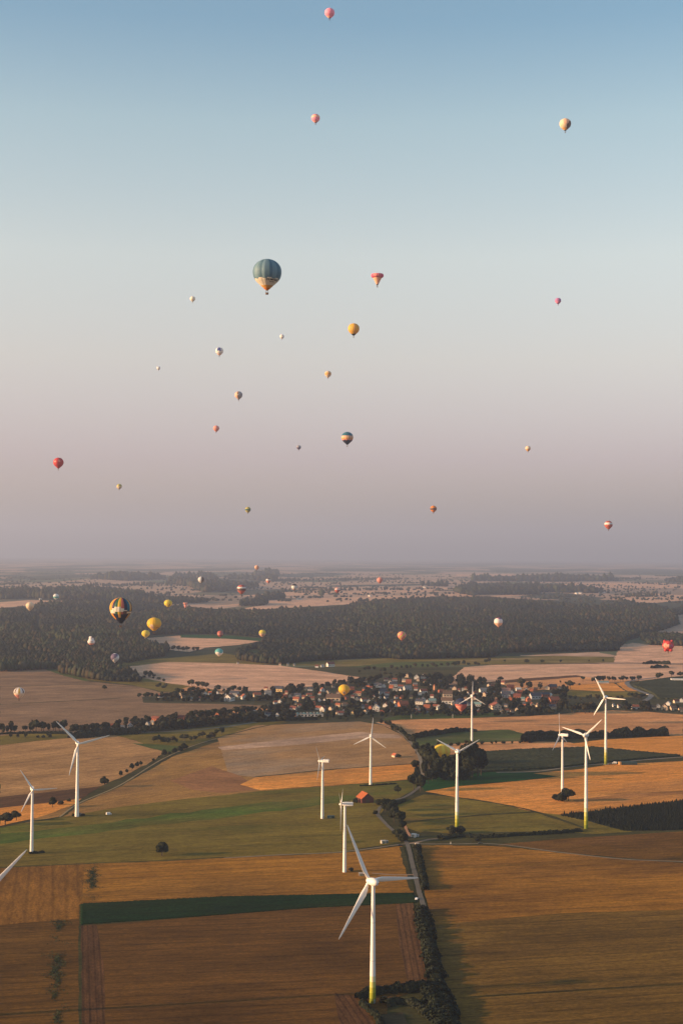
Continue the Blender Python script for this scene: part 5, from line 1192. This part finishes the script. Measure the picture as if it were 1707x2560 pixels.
# -- against the land
balloon(642, 1419, 11, 15, solid('peach'), 'tiny peach balloon on the horizon line', 'peach')
balloon(503, 1450, 15, 16, lambda th, h: 'white' if th < 15 else 'brown', 'white balloon with a brown right half over the far woods', 'brown')
balloon(671, 1452, 12, 15, bands((.3, 'brown'), (.5, 'white'), (1, 'salmon')), 'tiny balloon with a dark top and a white band over the far fields', 'brick')
balloon(604, 1474, 22, 18, bands((.32, 'brick'), (.44, 'white'), (.62, 'brown'), (1, 'brick')), 'brick red balloon with a white ring over the far woods', 'brown')
balloon(736, 1468, 15, 16, bands((.38, 'black'), (.8, 'white'), (1, 'salmon')), 'white balloon with a black top over the far fields', 'black')
balloon(949, 1451, 14, 16, solid('salmon'), 'salmon balloon over the far fields right of centre', 'brick')
balloon(843, 1476, 13, 16, bands((.3, 'salmon'), (.45, 'white'), (1, 'brick')), 'tiny red and white balloon over the long pink field', 'brown')
balloon(141, 1492, 14, 15, bands((.5, 'white'), (.7, 'aqua'), (1, 'white')), 'pale balloon with a mint band over the distant settlement', 'aqua')
balloon(76, 1516, 20, 17, solid('cream'), 'cream balloon in front of the pale field at far left', 'cream')
balloon(421, 1509, 20, 16, badge('lemon', [(20, .55, .14, 'brown')], (.84, 'brown')), 'round yellow balloon with a dark mouth over the forest', 'black', 'squat')
balloon(464, 1513, 12, 14, bands((.3, 'peach'), (1, 'salmon')), 'pinkish cup-shaped balloon right of the round yellow one', 'salmon', 'cup')
def p_multi(th, h):
    seq = ['navy', 'gold', 'brown', 'navy', 'gold', 'yellow', 'orange', 'navy', 'green', 'yellow', 'brick', 'navy', 'teal', 'gold', 'brown', 'navy', 'gold', 'brown', 'navy', 'green']
    g = int((th + 180) / 18.) % 20; s = seq[g]
    step = .44 + .045 * abs(g - 8.5)
    if h > .85: return 'navy'
    if 14 < th < 84 and .565 < h < .665: return 'brown' if (h < .585 or h > .645 or (th < 36 and .6 < h < .635)) else 'cream'
    if step < h < (.64 if g < 8 else .60) and g < 12: return 'ivory'
    if h > .66 and g in (7, 8, 9, 10, 11, 12): return 'gold' if (g == 9 and h < .78) else 'navy'
    return s
balloon(303, 1524, 54, 20, p_multi, 'large balloon with dark and golden gores and a cream middle over the forest', 'navy', gores=20, stretch=1.14)
balloon(386, 1561, 35, 19, lambda th, h: 'brown' if (20 < th and .55 < h < .60) else ('orange' if .80 < h < .83 else badge('yellow', [(-22, .56, .13, 'peach'), (-22, .56, .24, 'cream')])(th, h)), 'yellow balloon with a round cream badge and a brown stripe', 'black', 'squat')
balloon(365, 1585, 20, 17, badge('lemon', [(10, .56, .22, 'olive')], (.8, 'cream')), 'smaller yellow balloon just left of the badged yellow one', 'brick', 'squat')
balloon(551, 1585, 15, 15, bands((.5, 'brick'), (.6, 'salmon'), (1, 'brick')), 'dull red balloon over the forest clearing', 'brown')
balloon(656, 1584, 17, 16, bands((.4, 'lemon'), (.55, 'olive'), (1, 'peach')), 'yellow balloon with a peach lower part right of the clearing', 'brown')
balloon(1004, 1590, 21, 17, lambda th, h: ('olive', 'salmon', 'rose', 'gold')[(int((th + 180) / 22.5) + int(h * 9)) % 4], 'balloon checked in yellow and red over the forest', 'brick')
balloon(1245, 1556, 21, 17, lambda th, h: 'rose' if h < .18 else ('royal' if h < .26 and th > 0 else 'white' if h < .6 else 'peach'), 'white balloon with a pink top over the forest on the right', 'salmon')
balloon(229, 1602, 18, 13, lambda th, h: 'brown' if (th > 10 and h < .3) or (abs(th) < 20 and .58 < h < .62) else ('salmon' if h > .75 else 'white'), 'white pear-shaped balloon with a narrow top over the forest at left', 'brown', 'pear')
balloon(288, 1645, 21, 16, lambda th, h: 'plum' if h < .62 - .004 * (th + 20) and h > .12 else ('salmon' if th < -60 and h > .6 else 'white'), 'white balloon with a slanting dark blue half at the forest edge', 'white')
balloon(548, 1631, 20, 16, lambda th, h: 'aqua' if h < .42 + .06 * math.sin(R(th * 3)) else ('white' if h < .74 else 'cream'), 'turquoise and white balloon below the clearing', 'cream', 'squat')
def lobes(t_, Rr, dz, pr, env):
    m = fabric('nylon_red', FC['red']); mi_ = fabric('nylon_salmon', FC['salmon'])
    for nm, (x, y, z), r, mm in (('ear_lobe', (-.62, 0, .72), .26, m), ('ear_lobe', (.62, 0, .72), .26, m), ('snout_lobe', (.1, -.86, -.05), .34, mi_), ('foot_lobe', (-.46, -.35, -.82), .32, m), ('foot_lobe', (.46, -.35, -.82), .32, m)):
        q = np_mesh(nm, ICO2_V * r * Rr + np.array([x * Rr, y * Rr, z * Rr + dz]), ICO2_F, [mm], smooth=True); mesh_obj(nm, q, env)
balloon(1669, 1615, 28, 17, badge('red', [(-30, .4, .25, 'salmon'), (35, .45, .2, 'rose')]), 'red lumpy special-shape balloon before the pink field at right', 'brown', 'squat', extra=lobes)
balloon(49, 1733, 26, 15, lambda th, h: ('salmon' if h > .62 and th < 0 else 'cream') if h > .52 else ('yellow' if -14 < th < 14 else ('brown' if (-62 < th < -42) or 40 < th < 62 else 'white')), 'white balloon with a yellow stripe over the tan field at left', 'brown')
balloon(860, 1725, 28, 16, badge('yellow', [(0, .60, .10, 'brown'), (0, .60, .22, 'cream')], (.84, 'orange')), 'yellow balloon with a cream badge low over the village roofs', 'orange', 'squat')
balloon(1104, 1881, 42, 19.4, lambda th, h: 'yellow' if int((th + 180) / 22.5) % 2 else 'lemon', 'plain yellow balloon landed behind the dark grove', 'black', 'squat')
balloon(1152, 1762, 30, 17, lambda th, h: 'navy' if h < .5 else ('brick' if h < .58 else 'brick' if th > 0 else 'salmon'), 'dark blue and red balloon low among the village roofs', 'salmon')

# ------------------------------------------------------------------ haze
HT = 1360.0
bm = bmesh.new(); bmesh.ops.create_cube(bm, size=1)
for v_ in bm.verts: v_.co = Vector((v_.co.x * 128000, 27000 + v_.co.y * 74000, HT / 2 - .75 + v_.co.z * (HT + 1.5)))
me = bpy.data.meshes.new('haze'); bm.to_mesh(me); bm.free()
hz = tag(mesh_obj('haze', me), kind='stuff')
hm = bpy.data.materials.new('evening_haze'); hm.use_nodes = True; t = hm.node_tree; t.nodes.clear()
pv = t.nodes.new('ShaderNodeVolumePrincipled'); oo = t.nodes.new('ShaderNodeOutputMaterial'); t.links.new(pv.outputs[0], oo.inputs['Volume'])
pv.inputs['Density'].default_value = 1 / 19500.; pv.inputs['Color'].default_value = (.53, .62, .85, 1); pv.inputs['Anisotropy'].default_value = .2
me.materials.append(hm)
